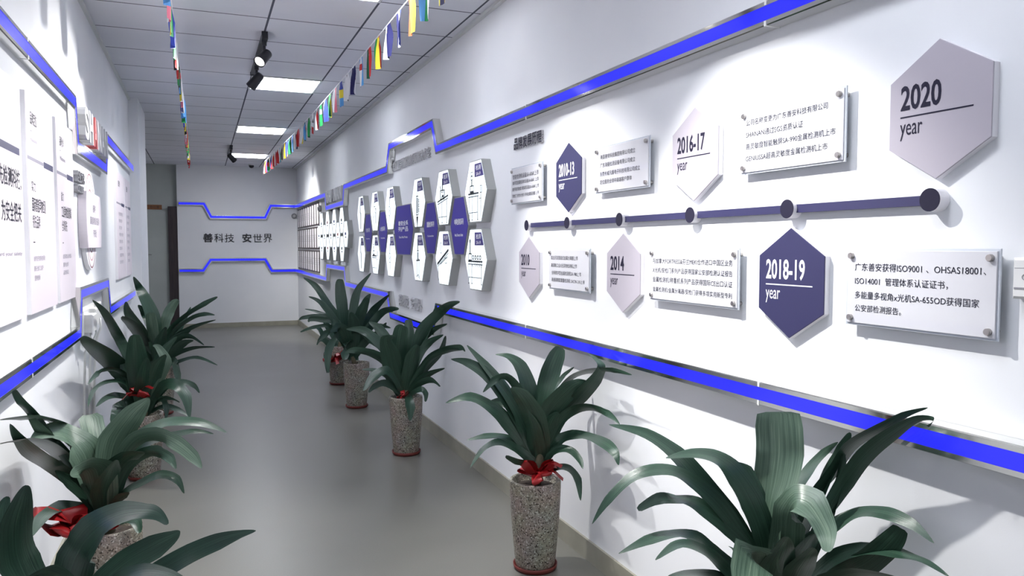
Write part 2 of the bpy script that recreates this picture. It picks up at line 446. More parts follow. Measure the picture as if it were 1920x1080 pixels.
led_strip('upper blue light strip on the right wall, above the timeline and light boxes', 'R', (XR, 0, 0),
    P([(-0.6, 2.248), (5.63, 2.248), (5.75, 2.452), (7.20, 2.448), (7.32, 2.248), (9.70, 2.25), (9.78, 2.06), (11.2, 2.055), (11.28, 2.25), (15.2, 2.26)], -1), joints=[(-1.98, 2.248), (-3.9, 2.248)])
led_strip('lower blue light strip on the right wall, below the timeline and light boxes', 'R', (XR, 0, 0),
    P([(-0.6, 1.046), (5.66, 1.046), (5.76, 0.862), (7.20, 0.862), (7.33, 1.046), (9.66, 1.046), (9.74, 1.235), (11.2, 1.235), (11.28, 1.046), (15.2, 1.05)], -1), w=0.074, joints=[(-1.98, 1.046), (-3.9, 1.046)])
led_strip('upper blue light strip on the far end wall, dipping in the middle', 'E', (0, YE, 0),
    [(-0.37, 2.29), (0.055, 2.29), (0.175, 2.052), (1.12, 2.052), (1.225, 2.277), (1.69, 2.277)], w=0.072)
led_strip('lower blue light strip on the far end wall, rising in the middle', 'E', (0, YE, 0),
    [(-0.38, 1.068), (0.02, 1.066), (0.15, 1.263), (1.112, 1.263), (1.225, 1.046), (1.69, 1.046)], w=0.072)
led_strip('upper blue light strip on the left wall, with the dip under the big letters', 'L', (XL, 0, 0),
    [(0.517, 2.293), (4.777, 2.293), (4.849, 2.063), (6.194, 2.07), (6.287, 2.293), (8.603, 2.287)], w=0.084, d=0.04, joints=[(3.55, 2.293)])
led_strip('lower blue light strip on the left wall, rising over the sockets', 'L', (XL, 0, 0),
    [(0.517, 1.053), (4.674, 1.053), (4.756, 1.259), (6.059, 1.259), (6.152, 1.063), (8.375, 1.059)], w=0.074, d=0.045, joints=[(3.4, 1.053)])

# ---------------------------------------------------------------- timeline on the right wall
NODE_Y = [3.95, 3.44, 2.925, 2.405, 1.895, 1.392]
t = thing('timeline_bar', 'long purple timeline bar with six round studs on the right wall', 'wall decoration', (XR, 0, 1.634), 'R')
MB().box(-3.95, -1.392, -0.0125, 0.0125, 0.006, 0.021).box(-3.6, -3.58, -0.004, 0.004, 0, 0.006).box(-1.8, -1.78, -0.004, 0.004, 0, 0.006).build('bar', indigo, t)
for y in NODE_Y:
    n = MB().lathe([(0.0, 0.0), (0.029, 0.0), (0.029, 0.034), (0.0, 0.034)], 32).build('stud', pvc, t); n.location = (-y, 0, 0)
    f = MB().lathe([(0.0, 0.0), (0.029, 0.0), (0.029, 0.0015), (0.0, 0.0015)], 32).build('stud_face', indigo_dark, n); f.location = (0, 0, 0.034)

def hexagon_sign(y, z, year, dark, label):
    t = thing('year_sign', label, 'sign', (XR, y, z), 'R', 'six sided year signs along the timeline')
    s = 0.1955; ww = 0.142; hh = 0.171
    pts = [(0, hh), (-ww, hh/2), (-ww, -hh/2), (0, -hh), (ww, -hh/2), (ww, hh/2)]
    d = 0.022
    MB().prism(pts, 0.0, d-0.003, 0.0015).build('board', pvc, t)
    MB().prism(pts, d-0.003, d, 0.0008).build('face', indigo if dark else pvc_pale, t)
    c = white_ink if dark else indigo_dark
    wd = {4: 0.118, 7: 0.172}[len(year)]
    text('year_number', year, c, t, -0.108, 0.042, d+0.0008, width=wd, height=0.064, bold=0.022)
    MB().box(-0.108, 0.096, -0.008, -0.0045, d, d+0.0008).build('rule', c, t)
    text('year_word', 'year', c, t, -0.108, -0.045, d+0.0008, width=0.066, height=0.042)
hexagon_sign(1.388, 1.857, '2020', False, 'pale hexagon sign reading 2020')
hexagon_sign(1.890, 1.404, '2018-19', True, 'dark blue hexagon sign reading 2018-19')
hexagon_sign(2.400, 1.857, '2016-17', False, 'pale hexagon sign reading 2016-17')
hexagon_sign(2.912, 1.402, '2014', False, 'pale hexagon sign reading 2014')
hexagon_sign(3.450, 1.857, '2010-13', True, 'dark blue hexagon sign reading 2010-13')
hexagon_sign(3.945, 1.400, '2010', False, 'small looking pale hexagon sign reading 2010')

def acrylic_panel(y, z, w, h, lines, label):
    t = thing('acrylic_panel', label, 'sign', (XR, y, z), 'R', 'clear fronted text panels on steel pegs')
    MB().bbox(-w/2, w/2, -h/2, h/2, 0.022, 0.026, 0.0008).build('backing_sheet', acrylic_edge, t)
    MB().bbox(-w/2+0.006, w/2-0.006, -h/2+0.006, h/2-0.006, 0.026, 0.030, 0.001).build('front_sheet', acrylic, t)
    for sx in (-1, 1):
        for sy in (-1, 1):
            MB().lathe([(0.0, 0.0), (0.007, 0.0), (0.007, 0.022), (0.0, 0.022)], 16, at=(sx*(w/2-0.021), sy*(h/2-0.021), 0)).lathe([(0.0, 0.030), (0.0085, 0.030), (0.0085, 0.0375), (0.0075, 0.039), (0.0, 0.039)], 20, at=(sx*(w/2-0.021), sy*(h/2-0.021), 0)).build('peg', peg_m, t)
    for body, y0, zc, wd in lines:
        text('text_line', body, ink, t, y - y0, zc - z, 0.0308, width=wd)
acrylic_panel(1.434, 1.407, 0.45, 0.213, [('广东善安获得ISO9001 、OHSAS18001、', 1.626, 1.462, 0.386), ('ISO14001  管理体系认证证书，', 1.625, 1.424, 0.287), ('多能量多视角x光机SA-655OD获得国家', 1.624, 1.385, 0.369), ('公安部检测报告。', 1.623, 1.349, 0.152)],
    'wide text panel beginning with 广东善安获得ISO9001, at the right end of the lower row')
acrylic_panel(1.902, 1.863, 0.455, 0.213, [('公司名称变更为广东善安科技有限公司', 2.099, 1.925, 0.359), ('SHANAN通过SGS资质认证', 2.098, 1.886, 0.260), ('高灵敏度智能触屏SA-990金属检测机上市', 2.098, 1.847, 0.389), ('GENIUSSA超高灵敏度金属检测机上市', 2.098, 1.808, 0.360)],
    'text panel between the 2016-17 and 2020 signs')
acrylic_panel(2.407, 1.407, 0.559, 0.209, [('与加拿大FORTRESS&芬兰MEKI合作进口中国区业务', 2.660, 1.461, 0.502), ('X光机/安检门系列产品获得国家公安部检测认证报告', 2.660, 1.424, 0.502), ('金属检测机/称重机系列产品获得国际CE出口认证', 2.659, 1.387, 0.501), ('金属检测机/金属分离器/安检门获得多项实用新型专利', 2.658, 1.348, 0.499)],
    'widest text panel, between the 2014 and 2018-19 signs')
acrylic_panel(2.927, 1.862, 0.461, 0.209, [('美国善安科技集团有限公司成立', 3.105, 1.919, 0.302), ('广东海曼检测设备有限公司成立', 3.105, 1.882, 0.302), ('东莞市威凡盾电子科技有限公司成立', 3.107, 1.843, 0.343), ('定位服务全球中高端客户群体', 3.107, 1.807, 0.278)],
    'text panel between the 2010-13 and 2016-17 signs')
acrylic_panel(3.435, 1.402, 0.46, 0.210, [('自主开发管道式金属分离器上市', 3.630, 1.460, 0.304), ('高清新工业X光异物检测机上市', 3.630, 1.421, 0.295), ('全新数字型金属检测机SA-980上市', 3.625, 1.383, 0.335), ('高速高精度重量检测机 SACW-210上市', 3.624, 1.347, 0.371)],
    'text panel between the 2010 and 2014 signs')
acrylic_panel(3.971, 1.864, 0.446, 0.210, [('智能检测机设备SA-606K上市', 4.164, 1.916, 0.37), ('数字型金属检测机设备SA-606K  上市', 4.164, 1.881, 0.37), ('数字高灵敏度 模拟机设备SA-606K上市', 4.166, 1.845, 0.376), ('安检门 安检X光机 手持金属探测器 上市', 4.166, 1.807, 0.376)],
    'text panel left of the 2010-13 sign, below the dark wall title')

def letters(name, label, wall, loc, items, cat='lettering', depth=0.02, face=None):
    """items: (text, x, y, width, height, bold, material)"""
    t = thing(name, label, cat, loc, wall)
    for body, x, y, w, hh, bd, m in items:
        l = text('letter' if len(body) == 1 else 'word', body, m, t, x, y, 0.0, width=w, height=hh, bold=bd, depth=depth)
        if face: text('letter_face', body, face, l, x, y, depth+0.0006, width=w, height=hh, bold=bd)
    return t
def spread(body, x0, x1, y, hgt, bd, m, skip=0.08):
    n = len(body); p = (x1-x0)/n
    return [(ch, x0 + i*p + p*skip/2, y, p*(1-skip), hgt, bd, m) for i, ch in enumerate(body) if ch != ' ']
letters('wall_title', 'dark raised title 品牌发展历程 on the right wall', 'R', (XR, 3.99, 2.108), spread('品牌发展历程', -0.2, 0.2, 0, 0.066, 0.004, silver_letter), depth=0.014, face=indigo_dark)
letters('wall_slogan', 'row of small grey raised letters under the raised part of the blue strip', 'R', (XR, 6.68, 2.268), spread('全球工业异物检测系统解决方案', -0.71, 0.71, 0, 0.088, 0.004, silver_letter, 0.05), depth=0.014)
letters('wall_motto', 'two small blocks of grey raised letters under the light boxes', 'R', (XR, 6.68, 1.016), spread('善科技', -0.39, -0.02, 0, 0.11, 0.004, silver_letter) + spread('安世界', 0.06, 0.43, 0, 0.11, 0.004, silver_letter), depth=0.014)
letters('end_wall_slogan', 'black characters 善科技 安世界 on the far end wall', 'E', (0.64, YE, 1.667), [
    ('善', -0.608, 0, 0.165, 0.165, 0.02, black_m), ('科', -0.418, 0, 0.16, 0.16, 0.0, black_m), ('技', -0.235, 0, 0.16, 0.16, 0.0, black_m),
    ('安', 0.07, 0, 0.165, 0.165, 0.02, black_m), ('世', 0.262, 0, 0.16, 0.15, 0.0, black_m), ('界', 0.447, 0, 0.16, 0.16, 0.0, black_m)], depth=0.01)
def logo_letters(wall, loc, x0, x1, hgt, label, mw, mr):
    n = 'SHANAN'; p = (x1-x0)/6
    t = thing('logo_letters', label, 'lettering', loc, wall)
    for i, ch in enumerate(n):
        text('letter', ch, mr if i == 2 else mw, t, x0+i*p, 0, 0.004, width=p*0.84, height=hgt, bold=0.03, depth=0.06)
logo_letters('L', (XL, 5.45, 2.217), -0.51, 0.65, 0.185, 'white raised letters SHANAN with a red A in the dip of the left blue strip', silver_letter, red_letter)
logo_letters('R', (XR, 10.45, 2.20), -0.66, 0.62, 0.17, 'grey raised letters SHANAN in the dip of the right blue strip', silver_letter, grey_letter)
letters('wall_heading', 'small grey raised two line heading beside the round badge', 'L', (XL, 5.02, 1.885), spread('企业文化', -0.18, 0.12, 0.022, 0.062, 0.008, grey_letter) + spread('CULTURE', -0.18, 0.08, -0.046, 0.040, 0.02, grey_letter), depth=0.03)

# ---------------------------------------------------------------- light boxes on the right wall
def hexpts(w, h, top=0.5): return [(w/2, 0), (w*top/2, h/2), (-w*top/2, h/2), (-w/2, 0), (-w*top/2, -h/2), (w*top/2, -h/2)]
def seg(b, x0, y0, x1, y1, th, z=0.0):
    a = Vector((x1-x0, y1-y0)).normalized(); nx, ny = -a.y*th/2, a.x*th/2
    b.prism([(x0-nx, y0-ny), (x1-nx, y1-ny), (x1+nx, y1+ny), (x0+nx, y0+ny)][::1], z, z+0.0006)
def outline(b, x0, x1, y0, y1, th, z):
    seg(b, x0, y0, x1, y0, th, z); seg(b, x1, y0, x1, y1, th, z); seg(b, x1, y1, x0, y1, th, z); seg(b, x0, y1, x0, y0, th, z)
def conveyor(a, b, x0, x1, y, z, legs, drop=0.12, rise=0.0):
    """belt with side frame, rollers, legs with feet and cross bars"""
    f = lambda x: y + rise*(x-x0)/(x1-x0)
    seg(b, x0, f(x0), x1, f(x1), 0.009, z); seg(a, x0, f(x0)-0.016, x1, f(x1)-0.016, 0.005, z)
    n = 7
    for k in range(n):
        x = x0 + (x1-x0)*(k+0.5)/n; seg(a, x, f(x)-0.013, x, f(x)-0.003, 0.004, z)
    for x in legs:
        seg(a, x, f(x)-0.016, x, y-drop, 0.005, z); seg(b, x-0.008, y-drop, x+0.008, y-drop, 0.005, z)
    for p, q in zip(legs[:-1], legs[1:]): seg(a, p, y-drop*0.72, q, y-drop*0.72, 0.004, z)
def picture(kind, t, d):
    """printed machine drawings"""
    a = MB(); b = MB(); z = d
    if kind == 'table':
        conveyor(a, b, -0.105, 0.055, 0.0, z, (-0.09, -0.045, 0.04), 0.14)
        outline(b, -0.075, -0.02, 0.006, 0.042, 0.006, z); seg(b, -0.07, 0.012, -0.025, 0.012, 0.008, z)
        seg(a, -0.05, 0.042, -0.05, 0.075, 0.012, z); outline(a, -0.065, -0.035, 0.075, 0.115, 0.004, z); seg(b, -0.058, 0.095, -0.042, 0.095, 0.010, z)
        seg(a, 0.09, 0.03, 0.09, -0.13, 0.005, z); outline(a, 0.076, 0.104, 0.0, 0.035, 0.004, z); seg(a, 0.055, -0.03, 0.09, -0.03, 0.004, z)
    elif kind == 'belt':
        conveyor(a, b, -0.11, 0.10, -0.01, z, (-0.085, -0.02, 0.07), 0.13, 0.03)
        outline(b, -0.055, 0.03, 0.004, 0.055, 0.007, z); outline(a, -0.04, 0.015, 0.014, 0.045, 0.004, z); seg(b, -0.02, 0.022, 0.01, 0.022, 0.012, z)
        seg(b, -0.012, 0.055, -0.012, 0.125, 0.014, z); seg(a, -0.04, 0.06, -0.06, 0.085, 0.008, z)
    elif kind == 'drop':
        outline(b, -0.04, 0.012, -0.07, 0.055, 0.007, z); seg(a, -0.014, -0.06, -0.014, 0.045, 0.022, z); seg(b, -0.014, 0.055, -0.014, 0.135, 0.006, z)
        b.prism([(-0.014, -0.165), (0.008, -0.08), (-0.036, -0.08)], z, z+0.0007)
        for k in range(3): outline(b, 0.02, 0.036, -0.05+k*0.032, -0.03+k*0.032, 0.004, z)
    elif kind == 'stand':
        outline(b, -0.025, 0.015, -0.005, 0.05, 0.006, z); seg(a, -0.005, 0.0, -0.005, 0.04, 0.018, z); seg(a, -0.005, 0.05, -0.005, 0.13, 0.018, z)
        for x in (-0.035, -0.012, 0.012, 0.035): seg(a, x, -0.02, x, -0.13, 0.004, z)
        seg(b, -0.045, -0.016, 0.045, -0.012, 0.010, z); seg(b, -0.035, -0.125, 0.0, -0.11, 0.005, z); seg(b, 0.0, -0.11, 0.035, -0.14, 0.005, z)
    elif kind == 'ramp':
        seg(b, -0.12, -0.03, 0.1, 0.06, 0.016, z); seg(a, -0.115, -0.045, 0.1, 0.042, 0.005, z); seg(b, -0.11, -0.05, -0.1, -0.13, 0.007, z)
        seg(a, -0.06, -0.03, 0.08, 0.02, 0.006, z); outline(a, 0.03, 0.07, -0.02, 0.01, 0.004, z); outline(a, -0.06, -0.03, 0.04, 0.1, 0.004, z)
    elif kind == 'line':
        conveyor(a, b, -0.11, 0.11, 0.0, z, (-0.1, -0.05, 0.095), 0.12)
        outline(b, -0.1, -0.055, 0.006, 0.04, 0.006, z); seg(a, -0.078, 0.04, -0.078, 0.1, 0.014, z); seg(b, -0.078, 0.1, -0.078, 0.118, 0.018, z)
        for k in range(4): outline(b, -0.04+k*0.036, -0.022+k*0.036, 0.012, 0.03, 0.006, z)
        for k in range(6): seg(a, -0.05+k*0.028, -0.03, -0.032+k*0.028, -0.012, 0.004, z)
    elif kind == 'wand':
        b.prism([(-0.010, -0.13), (0.008, -0.12), (0.012, 0.02), (-0.008, 0.03)], z, z+0.0007); a.prism([(-0.03, 0.0), (-0.012, 0.03), (-0.018, 0.11), (-0.035, 0.09)], z, z+0.0005)
    elif kind == 'gate':
        for k in range(5): seg(a, -0.055+k*0.016, -0.05+k*0.02, 0.0+k*0.012, -0.11+k*0.035, 0.006, z)
        outline(b, -0.02, 0.02, 0.05, 0.085, 0.006, z); seg(b, 0.035, -0.09, 0.05, 0.04, 0.010, z); seg(b, -0.045, -0.05, -0.02, 0.05, 0.005, z)
        seg(a, -0.04, -0.09, -0.005, -0.17, 0.005, z); seg(a, 0.04, -0.06, 0.0, -0.17, 0.005, z)
    else:
        ring = [(-0.02+0.03*math.cos(k*PI/8), -0.01+0.036*math.sin(k*PI/8)) for k in range(17)]
        for (xa, ya), (xb, yb) in zip(ring[:-1], ring[1:]): seg(a, xa, ya, xb, yb, 0.006, z)
        seg(b, -0.02, 0.026, -0.012, 0.1, 0.010, z); seg(a, -0.02, -0.046, 0.0, -0.13, 0.006, z); seg(a, -0.03, -0.02, -0.01, 0.0, 0.01, z)
    for mb in (a, b): mb.v = [(x*1.28-0.005, y*1.22-0.012, zz) for x, y, zz in mb.v]
    if a.v: a.build('machine_print', machine_m, t)
    if b.v: b.build('machine_print', machine_dark, t)
def light_box(y, z, w, h, kind, label, words=None, d=0.065):
    t = thing('light_box', label, 'light box', (XR, y, z), 'R', 'white six sided light boxes with machine pictures')
    MB().prism(hexpts(w, h), 0.0, d-0.003).build('casing', steel_case, t)
    MB().prism(hexpts(w-0.016, h-0.014), d-0.003, d).build('lit_face', face_lit, t)
    MB().prism([(-w*0.03, h*0.23), (w*0.37, h*0.23), (w*0.265, h*0.44), (-w*0.03, h*0.44)], d, d+0.0006).build('label_patch', label_m, t)
    text('label_text', words or '检测', white_ink, t, w*0.03, h*0.375, d+0.0012, width=w*0.22, height=h*0.085, bold=0.02)
    text('label_text', 'SA-9', white_ink, t, w*0.04, h*0.275, d+0.0012, width=w*0.20, height=h*0.055, bold=0.02)
    picture(kind, t, d+0.0004)
BY = [4.725, 5.435, 6.147, 7.146, 7.84, 8.58]
ORD = ['nearest column', 'second column', 'third column', 'fourth column', 'fifth column', 'farthest column']
for y, k1, k2, o in zip(BY, ('table', 'belt', 'drop', 'coil', 'gate', 'wand'), ('line', 'ramp', 'stand', 'coil', 'table', 'wand'), ORD):
    light_box(y, 1.871, 0.43, 0.40, k1, 'white hexagon light box with a machine picture, upper row, ' + o)
    light_box(y, 1.431, 0.43, 0.40, k2, 'white hexagon light box with a machine picture, lower row, ' + o)
def purple_box(y, z, w, h, top, rows, sub, label):
    t = thing('purple_light_box', label, 'light box', (XR, y, z), 'R', 'purple six sided boxes between the white ones')
    d = 0.06
    MB().prism(hexpts(w, h, top), 0.0, d-0.003).build('casing', steel_case, t)
    MB().prism(hexpts(w-0.012, h-0.012, top), d-0.003, d).build('purple_face', face_indigo, t)
    for k, r in enumerate(rows):
        text('lettering', r, white_ink, t, 0, 0.03 - k*0.052 + (len(rows)-1)*0.03, d+0.0008, width=w*0.52, height=0.045, bold=0.02, align='c')
    text('lettering', sub, white_ink, t, 0, -0.062, d+0.0008, width=w*0.46, height=0.02, bold=0.02, align='c')
purple_box(5.085, 1.657, 0.395, 0.40, 0.5, ['金属检测机系列'], 'Metal Detector Series', 'purple hexagon box between the two nearest columns of white light boxes')
purple_box(5.795, 1.657, 0.395, 0.40, 0.5, ['重量检测系列'], 'Checkweigher', 'purple hexagon box just right of the big purple one')
purple_box(6.67, 1.66, 0.68, 0.44, 0.68, ['善安全系', '列产品'], 'Shanan Metal Product', 'biggest purple hexagon box, in the middle of the cluster')
purple_box(7.50, 1.657, 0.395, 0.40, 0.5, ['X光机系列'], 'X-ray Series', 'purple hexagon box just left of the big purple one')
purple_box(8.22, 1.657, 0.395, 0.40, 0.5, ['安检系列'], 'Security', 'farthest purple hexagon box, at the left end of its row')
spots_lit = [((9.86, 10.45, 11.04, 11.62), 1.842, 'upper'), ((9.575, 10.16, 10.745, 11.33, 11.9), 1.665, 'middle'), ((9.86, 10.45, 11.04, 11.62), 1.484, 'lower')]
NTH = ['first', 'second', 'third', 'fourth', 'fifth', 'sixth', 'seventh', 'eighth', 'ninth', 'tenth']
for ys, z, row in spots_lit:
    for k, y in enumerate(ys):
        t = thing('partner_light_box', 'small white hexagon light box of the far honeycomb, %s row, %s from the right' % (row, NTH[k]), 'light box', (XR, y, z), 'R', 'honeycomb of small white light boxes')
        MB().prism(hexpts(0.365, 0.34), 0.0, 0.062).build('casing', steel_case, t)
        MB().prism(hexpts(0.335, 0.31), 0.062, 0.065).build('lit_face', face_lit, t)
        MB().box(-0.05, 0.04, -0.012, 0.022, 0.065, 0.0656).build('logo_mark', (ink_soft, machine_m, label_m, red_letter)[(k+len(row)) % 4], t)
        MB().box(-0.04, 0.05, -0.045, -0.03, 0.065, 0.0656).build('caption', ink_soft, t)

# ---------------------------------------------------------------- framed certificates at the far end of the right wall
cnt = 0
for r, z in enumerate((2.025, 1.648, 1.272)):
    for k in range(10):
        y = 12.42 + k*0.287
        t = thing('framed_certificate', 'dark framed certificate, %s in the %s row of the far certificate wall' % (NTH[k]+' from the right', ('top', 'middle', 'bottom')[r]), 'picture frame', (XR, y, z), 'R', 'framed certificates at the far end of the right wall')
        w, hh, b = 0.135, 0.178, 0.022
        f = MB()
        f.box(-w, w, hh-b, hh, 0, 0.012).box(-w, w, -hh, -hh+b, 0, 0.012).box(-w, -w+b, -hh+b, hh-b, 0, 0.012).box(w-b, w, -hh+b, hh-b, 0, 0.012)
        f.build('frame', frame_wood, t)
        s = MB().box(-w+b, w-b, -hh+b, hh-b, 0.002, 0.008).build('certificate', paper, t)
        g = MB()
        for q in range(4): g.box(-0.05, 0.05, 0.04-q*0.03, 0.046-q*0.03, 0.008, 0.0086)
        g.build('printed_lines', ink_soft, s)
for wl, loc, lb in (('R', (XR, 12.08, 2.09), 'small round grey disc on the right wall, right of the certificates'), ('E', (1.655, YE, 2.09), 'small round grey disc on the end wall, left of the certificates')):
    t = thing('round_wall_disc', lb, 'wall fitting', loc, wl, 'round grey discs beside the certificates')  # plain grey disc with a knob, purpose unclear
    MB().lathe([(0.0, 0.0), (0.05, 0.0), (0.05, 0.03), (0.042, 0.045), (0.0, 0.05)], 28).build('cover', grey_letter, t, True)
    MB().lathe([(0.0, 0.05), (0.025, 0.05), (0.025, 0.056), (0.0, 0.056)], 20).build('knob', steel_case, t)

# ---------------------------------------------------------------- left wall: slabs, round badge, sockets
def slab(y0, y1, label, small=False, lines=()):
    t = thing('info_slab', label, 'sign', (XL, (y0+y1)/2, 1.69), 'L', 'tall white information slabs on the left wall')
    w = (y1-y0)/2
    MB().bbox(-w, w, -0.446, 0.446, 0.0, 0.018, 0.001).build('board', pvc, t)
    MB().bbox(-w+0.001, w-0.001, -0.445, 0.445, 0.018, 0.0195, 0.0003).build('face', slab_face, t)
    MB().box(-w*0.96, w*0.18, 0.178, 0.192, 0.0195, 0.0202).build('pale_rule', ink_soft, t)
    MB().box(w*0.18, w*0.92, 0.172, 0.198, 0.0195, 0.0204).build('purple_bar', indigo, t)
    for body, x, y, wd, hh, bd, m in lines:
        text('text_line', body, m, t, -w + x*2*w, y, 0.0203, width=wd*2*w, height=hh, bold=bd)
slab(2.42, 3.475, 'tall white slab cut by the left picture edge, with 科技 and 关 in bold', lines=[('国际领先检测科技,', 0.45, 0.078, 0.52, 0.075, 0.012, ink), ('为安全把关', 0.66, -0.045, 0.30, 0.075, 0.012, ink), ('We guard your safety', 0.45, -0.20, 0.5, 0.02, 0.0, ink_soft), ('品牌理念', 0.45, 0.36, 0.2, 0.04, 0.01, ink)])
slab(3.57, 4.17, 'tall white slab second from the left picture edge, headed 实力', lines=[('品牌定位', 0.14, 0.352, 0.22, 0.055, 0.012, ink), ('一', 0.14, 0.298, 0.05, 0.004, 0.01, ink_soft), ('Positioning', 0.14, 0.262, 0.22, 0.022, 0, ink_soft),
    ('实力', 0.12, 0.075, 0.14, 0.045, 0.0, ink), ('国际智能异物检测', 0.12, 0.0, 0.48, 0.06, 0.01, ink), ('领先品牌', 0.12, -0.07, 0.26, 0.055, 0.0, ink), ('一', 0.12, -0.155, 0.06, 0.004, 0.01, ink),
    ('始终专注于检测科技的研发', 0.12, -0.222, 0.40, 0.022, 0, ink_soft), ('服务于全球 工业客户', 0.12, -0.263, 0.32, 0.022, 0, ink_soft), ('坚持创新', 0.12, -0.302, 0.2, 0.022, 0, ink_soft)])
slab(4.25, 4.765, 'tall white slab just left of the grey raised heading, headed 能力', lines=[('品牌使命', 0.2, 0.345, 0.22, 0.05, 0.012, ink), ('一', 0.2, 0.298, 0.05, 0.004, 0.01, ink_soft), ('Mission', 0.2, 0.262, 0.3, 0.022, 0, ink_soft),
    ('能力', 0.2, 0.075, 0.14, 0.045, 0.0, ink), ('工业异物检测领域', 0.2, 0.0, 0.58, 0.06, 0.01, ink), ('全球领先', 0.2, -0.07, 0.30, 0.055, 0.0, ink), ('一', 0.2, -0.155, 0.06, 0.004, 0.01, ink),
    ('自主研发核心技术团队', 0.2, -0.222, 0.5, 0.022, 0, ink_soft), ('服务全球', 0.2, -0.263, 0.3, 0.022, 0, ink_soft), ('品质保证', 0.2, -0.302, 0.3, 0.022, 0, ink_soft)])
FAR = [('服务', 0.25, 0.352, 0.2, 0.05, 0.012, ink)] + [(s, 0.22, 0.10-k*0.058, 0.5-0.08*(k % 3), 0.03, 0.0, ink_soft) for k, s in enumerate(['专业的服务团队', '快速响应客户', '及时上门维护', '终身技术支持', '定制检测方案', '完善售后体系', '全国服务网点', '欢迎来电咨询'])]
slab(7.03, 7.745, 'tall white slab right of the round badge, nearer of the far pair', lines=FAR)
slab(7.80, 8.36, 'tall white slab next to the wall corner, farther of the far pair', lines=FAR)

t = thing('round_badge', 'round white badge with pinkish ring pattern and a text band on the left wall', 'sign', (XL+0.0015, 5.37, 1.672), 'L')
MB().lathe([(0.0, 0.0), (0.30, 0.0), (0.30, 0.022), (0.298, 0.024), (0.0, 0.024)], 64).build('disc', pvc, t)
def band_pts(R, h):
    a0 = math.asin(h/R); pts = []
    for k in range(17): a = -a0 + 2*a0*k/16; pts.append((R*math.cos(a), R*math.sin(a)))
    for k in range(17): a = PI - a0 + 2*a0*k/16; pts.append((R*math.cos(a), R*math.sin(a)))
    return pts
MB().prism(band_pts(0.345, 0.165), 0.0, 0.045, 0.002).build('text_band', slab_face, t)
pink = mat('pink_ring_print', lin(206, 160, 166), 0.5); maroon = mat('maroon_ring_print', lin(140, 96, 104), 0.5)
for k, r in enumerate((0.055, 0.105, 0.155, 0.2)):
    for sgn in (1, -1):
        a = MB()
        c0 = 0.085*sgn; n = 28; pts = []
        for i in range(n+1):
            an = (PI*0.06 + PI*0.88*i/n)*sgn
            pts.append((r*math.cos(an)*0.95, c0 + r*math.sin(an)))
        for (xa, ya), (xb, yb) in zip(pts[:-1], pts[1:]):
            if sgn > 0: seg(a, xb, yb, xa, ya, 0.009, 0.024)
            else: seg(a, xa, ya, xb, yb, 0.009, 0.024)
        a.build('ring_line', maroon if k % 2 else pink, t)
text('text_line', '善安科技', ink_soft, t, 0, 0.075, 0.0462, width=0.13, height=0.05, bold=0.01, align='c')
text('text_line', '国际智能异物检测, 领先品牌', ink_soft, t, 0, 0.0, 0.0462, width=0.40, height=0.05, bold=0.01, align='c')
text('text_line', '守护安全', ink_soft, t, 0, -0.075, 0.0462, width=0.15, height=0.05, bold=0.01, align='c')

t = thing('power_strip', 'white power strip with plugs and hanging cables under the left blue strip', 'power strip', (XL, 5.14, 1.085), 'L')
MB().bbox(-0.32, 0.40, -0.065, 0.075, 0.0, 0.04, 0.004).build('socket_body', white_plastic, t)
for k in range(3):
    x0 = -0.29 + k*0.225; y0 = -0.05 + 0.018*k; dd = 0.085 - 0.012*k
    pl = MB().bbox(x0, x0+0.16, y0, y0+0.10, 0.04, dd, 0.006)
    for q_ in range(3): pl.box(x0-0.003, x0+0.163, y0+0.014+q_*0.028, y0+0.021+q_*0.028, 0.041, dd-0.006)
    p_ = pl.build('plug', white_plastic, t)
    x = x0 + 0.06
    MB().tube([(x, y0+0.004, 0.062), (x, y0-0.05, 0.066), (x+0.012, -0.17, 0.03), (x+0.012, -0.6, 0.012), (x+0.012, -0.97, 0.012)], 0.0065).build('cable', white_plastic, p_, True)

# key card switch at the right picture edge
t = thing('key_card_switch', 'white key card switch with a small key symbol at the right picture edge', 'switch', (XR, 1.122, 1.448), 'R')
MB().bbox(-0.058, 0.058, -0.046, 0.046, 0.0, 0.030, 0.006).build('housing', white_plastic, t)
MB().box(-0.052, 0.058, -0.0245, -0.020, 0.028, 0.0308).build('card_slot', grey_letter, t)
MB().box(-0.052, 0.05, 0.0225, 0.0235, 0.028, 0.0305).build('seam', grey_letter, t)
k_ = MB(); ring = [(-0.028+0.006*math.cos(2*PI*i/16), 0.003+0.006*math.sin(2*PI*i/16), 0.0305) for i in range(17)]
k_.tube(ring, 0.0011, 6).tube([(-0.022, 0.003, 0.0305), (0.004, 0.003, 0.0305)], 0.0011, 6).tube([(-0.004, 0.003, 0.0305), (-0.004, -0.003, 0.0305)], 0.0011, 6)
k_.build('key_symbol', grey_letter, t)
text('caption', 'CARD', grey_letter, t, -0.026, -0.0115, 0.0305, width=0.016, height=0.0035)

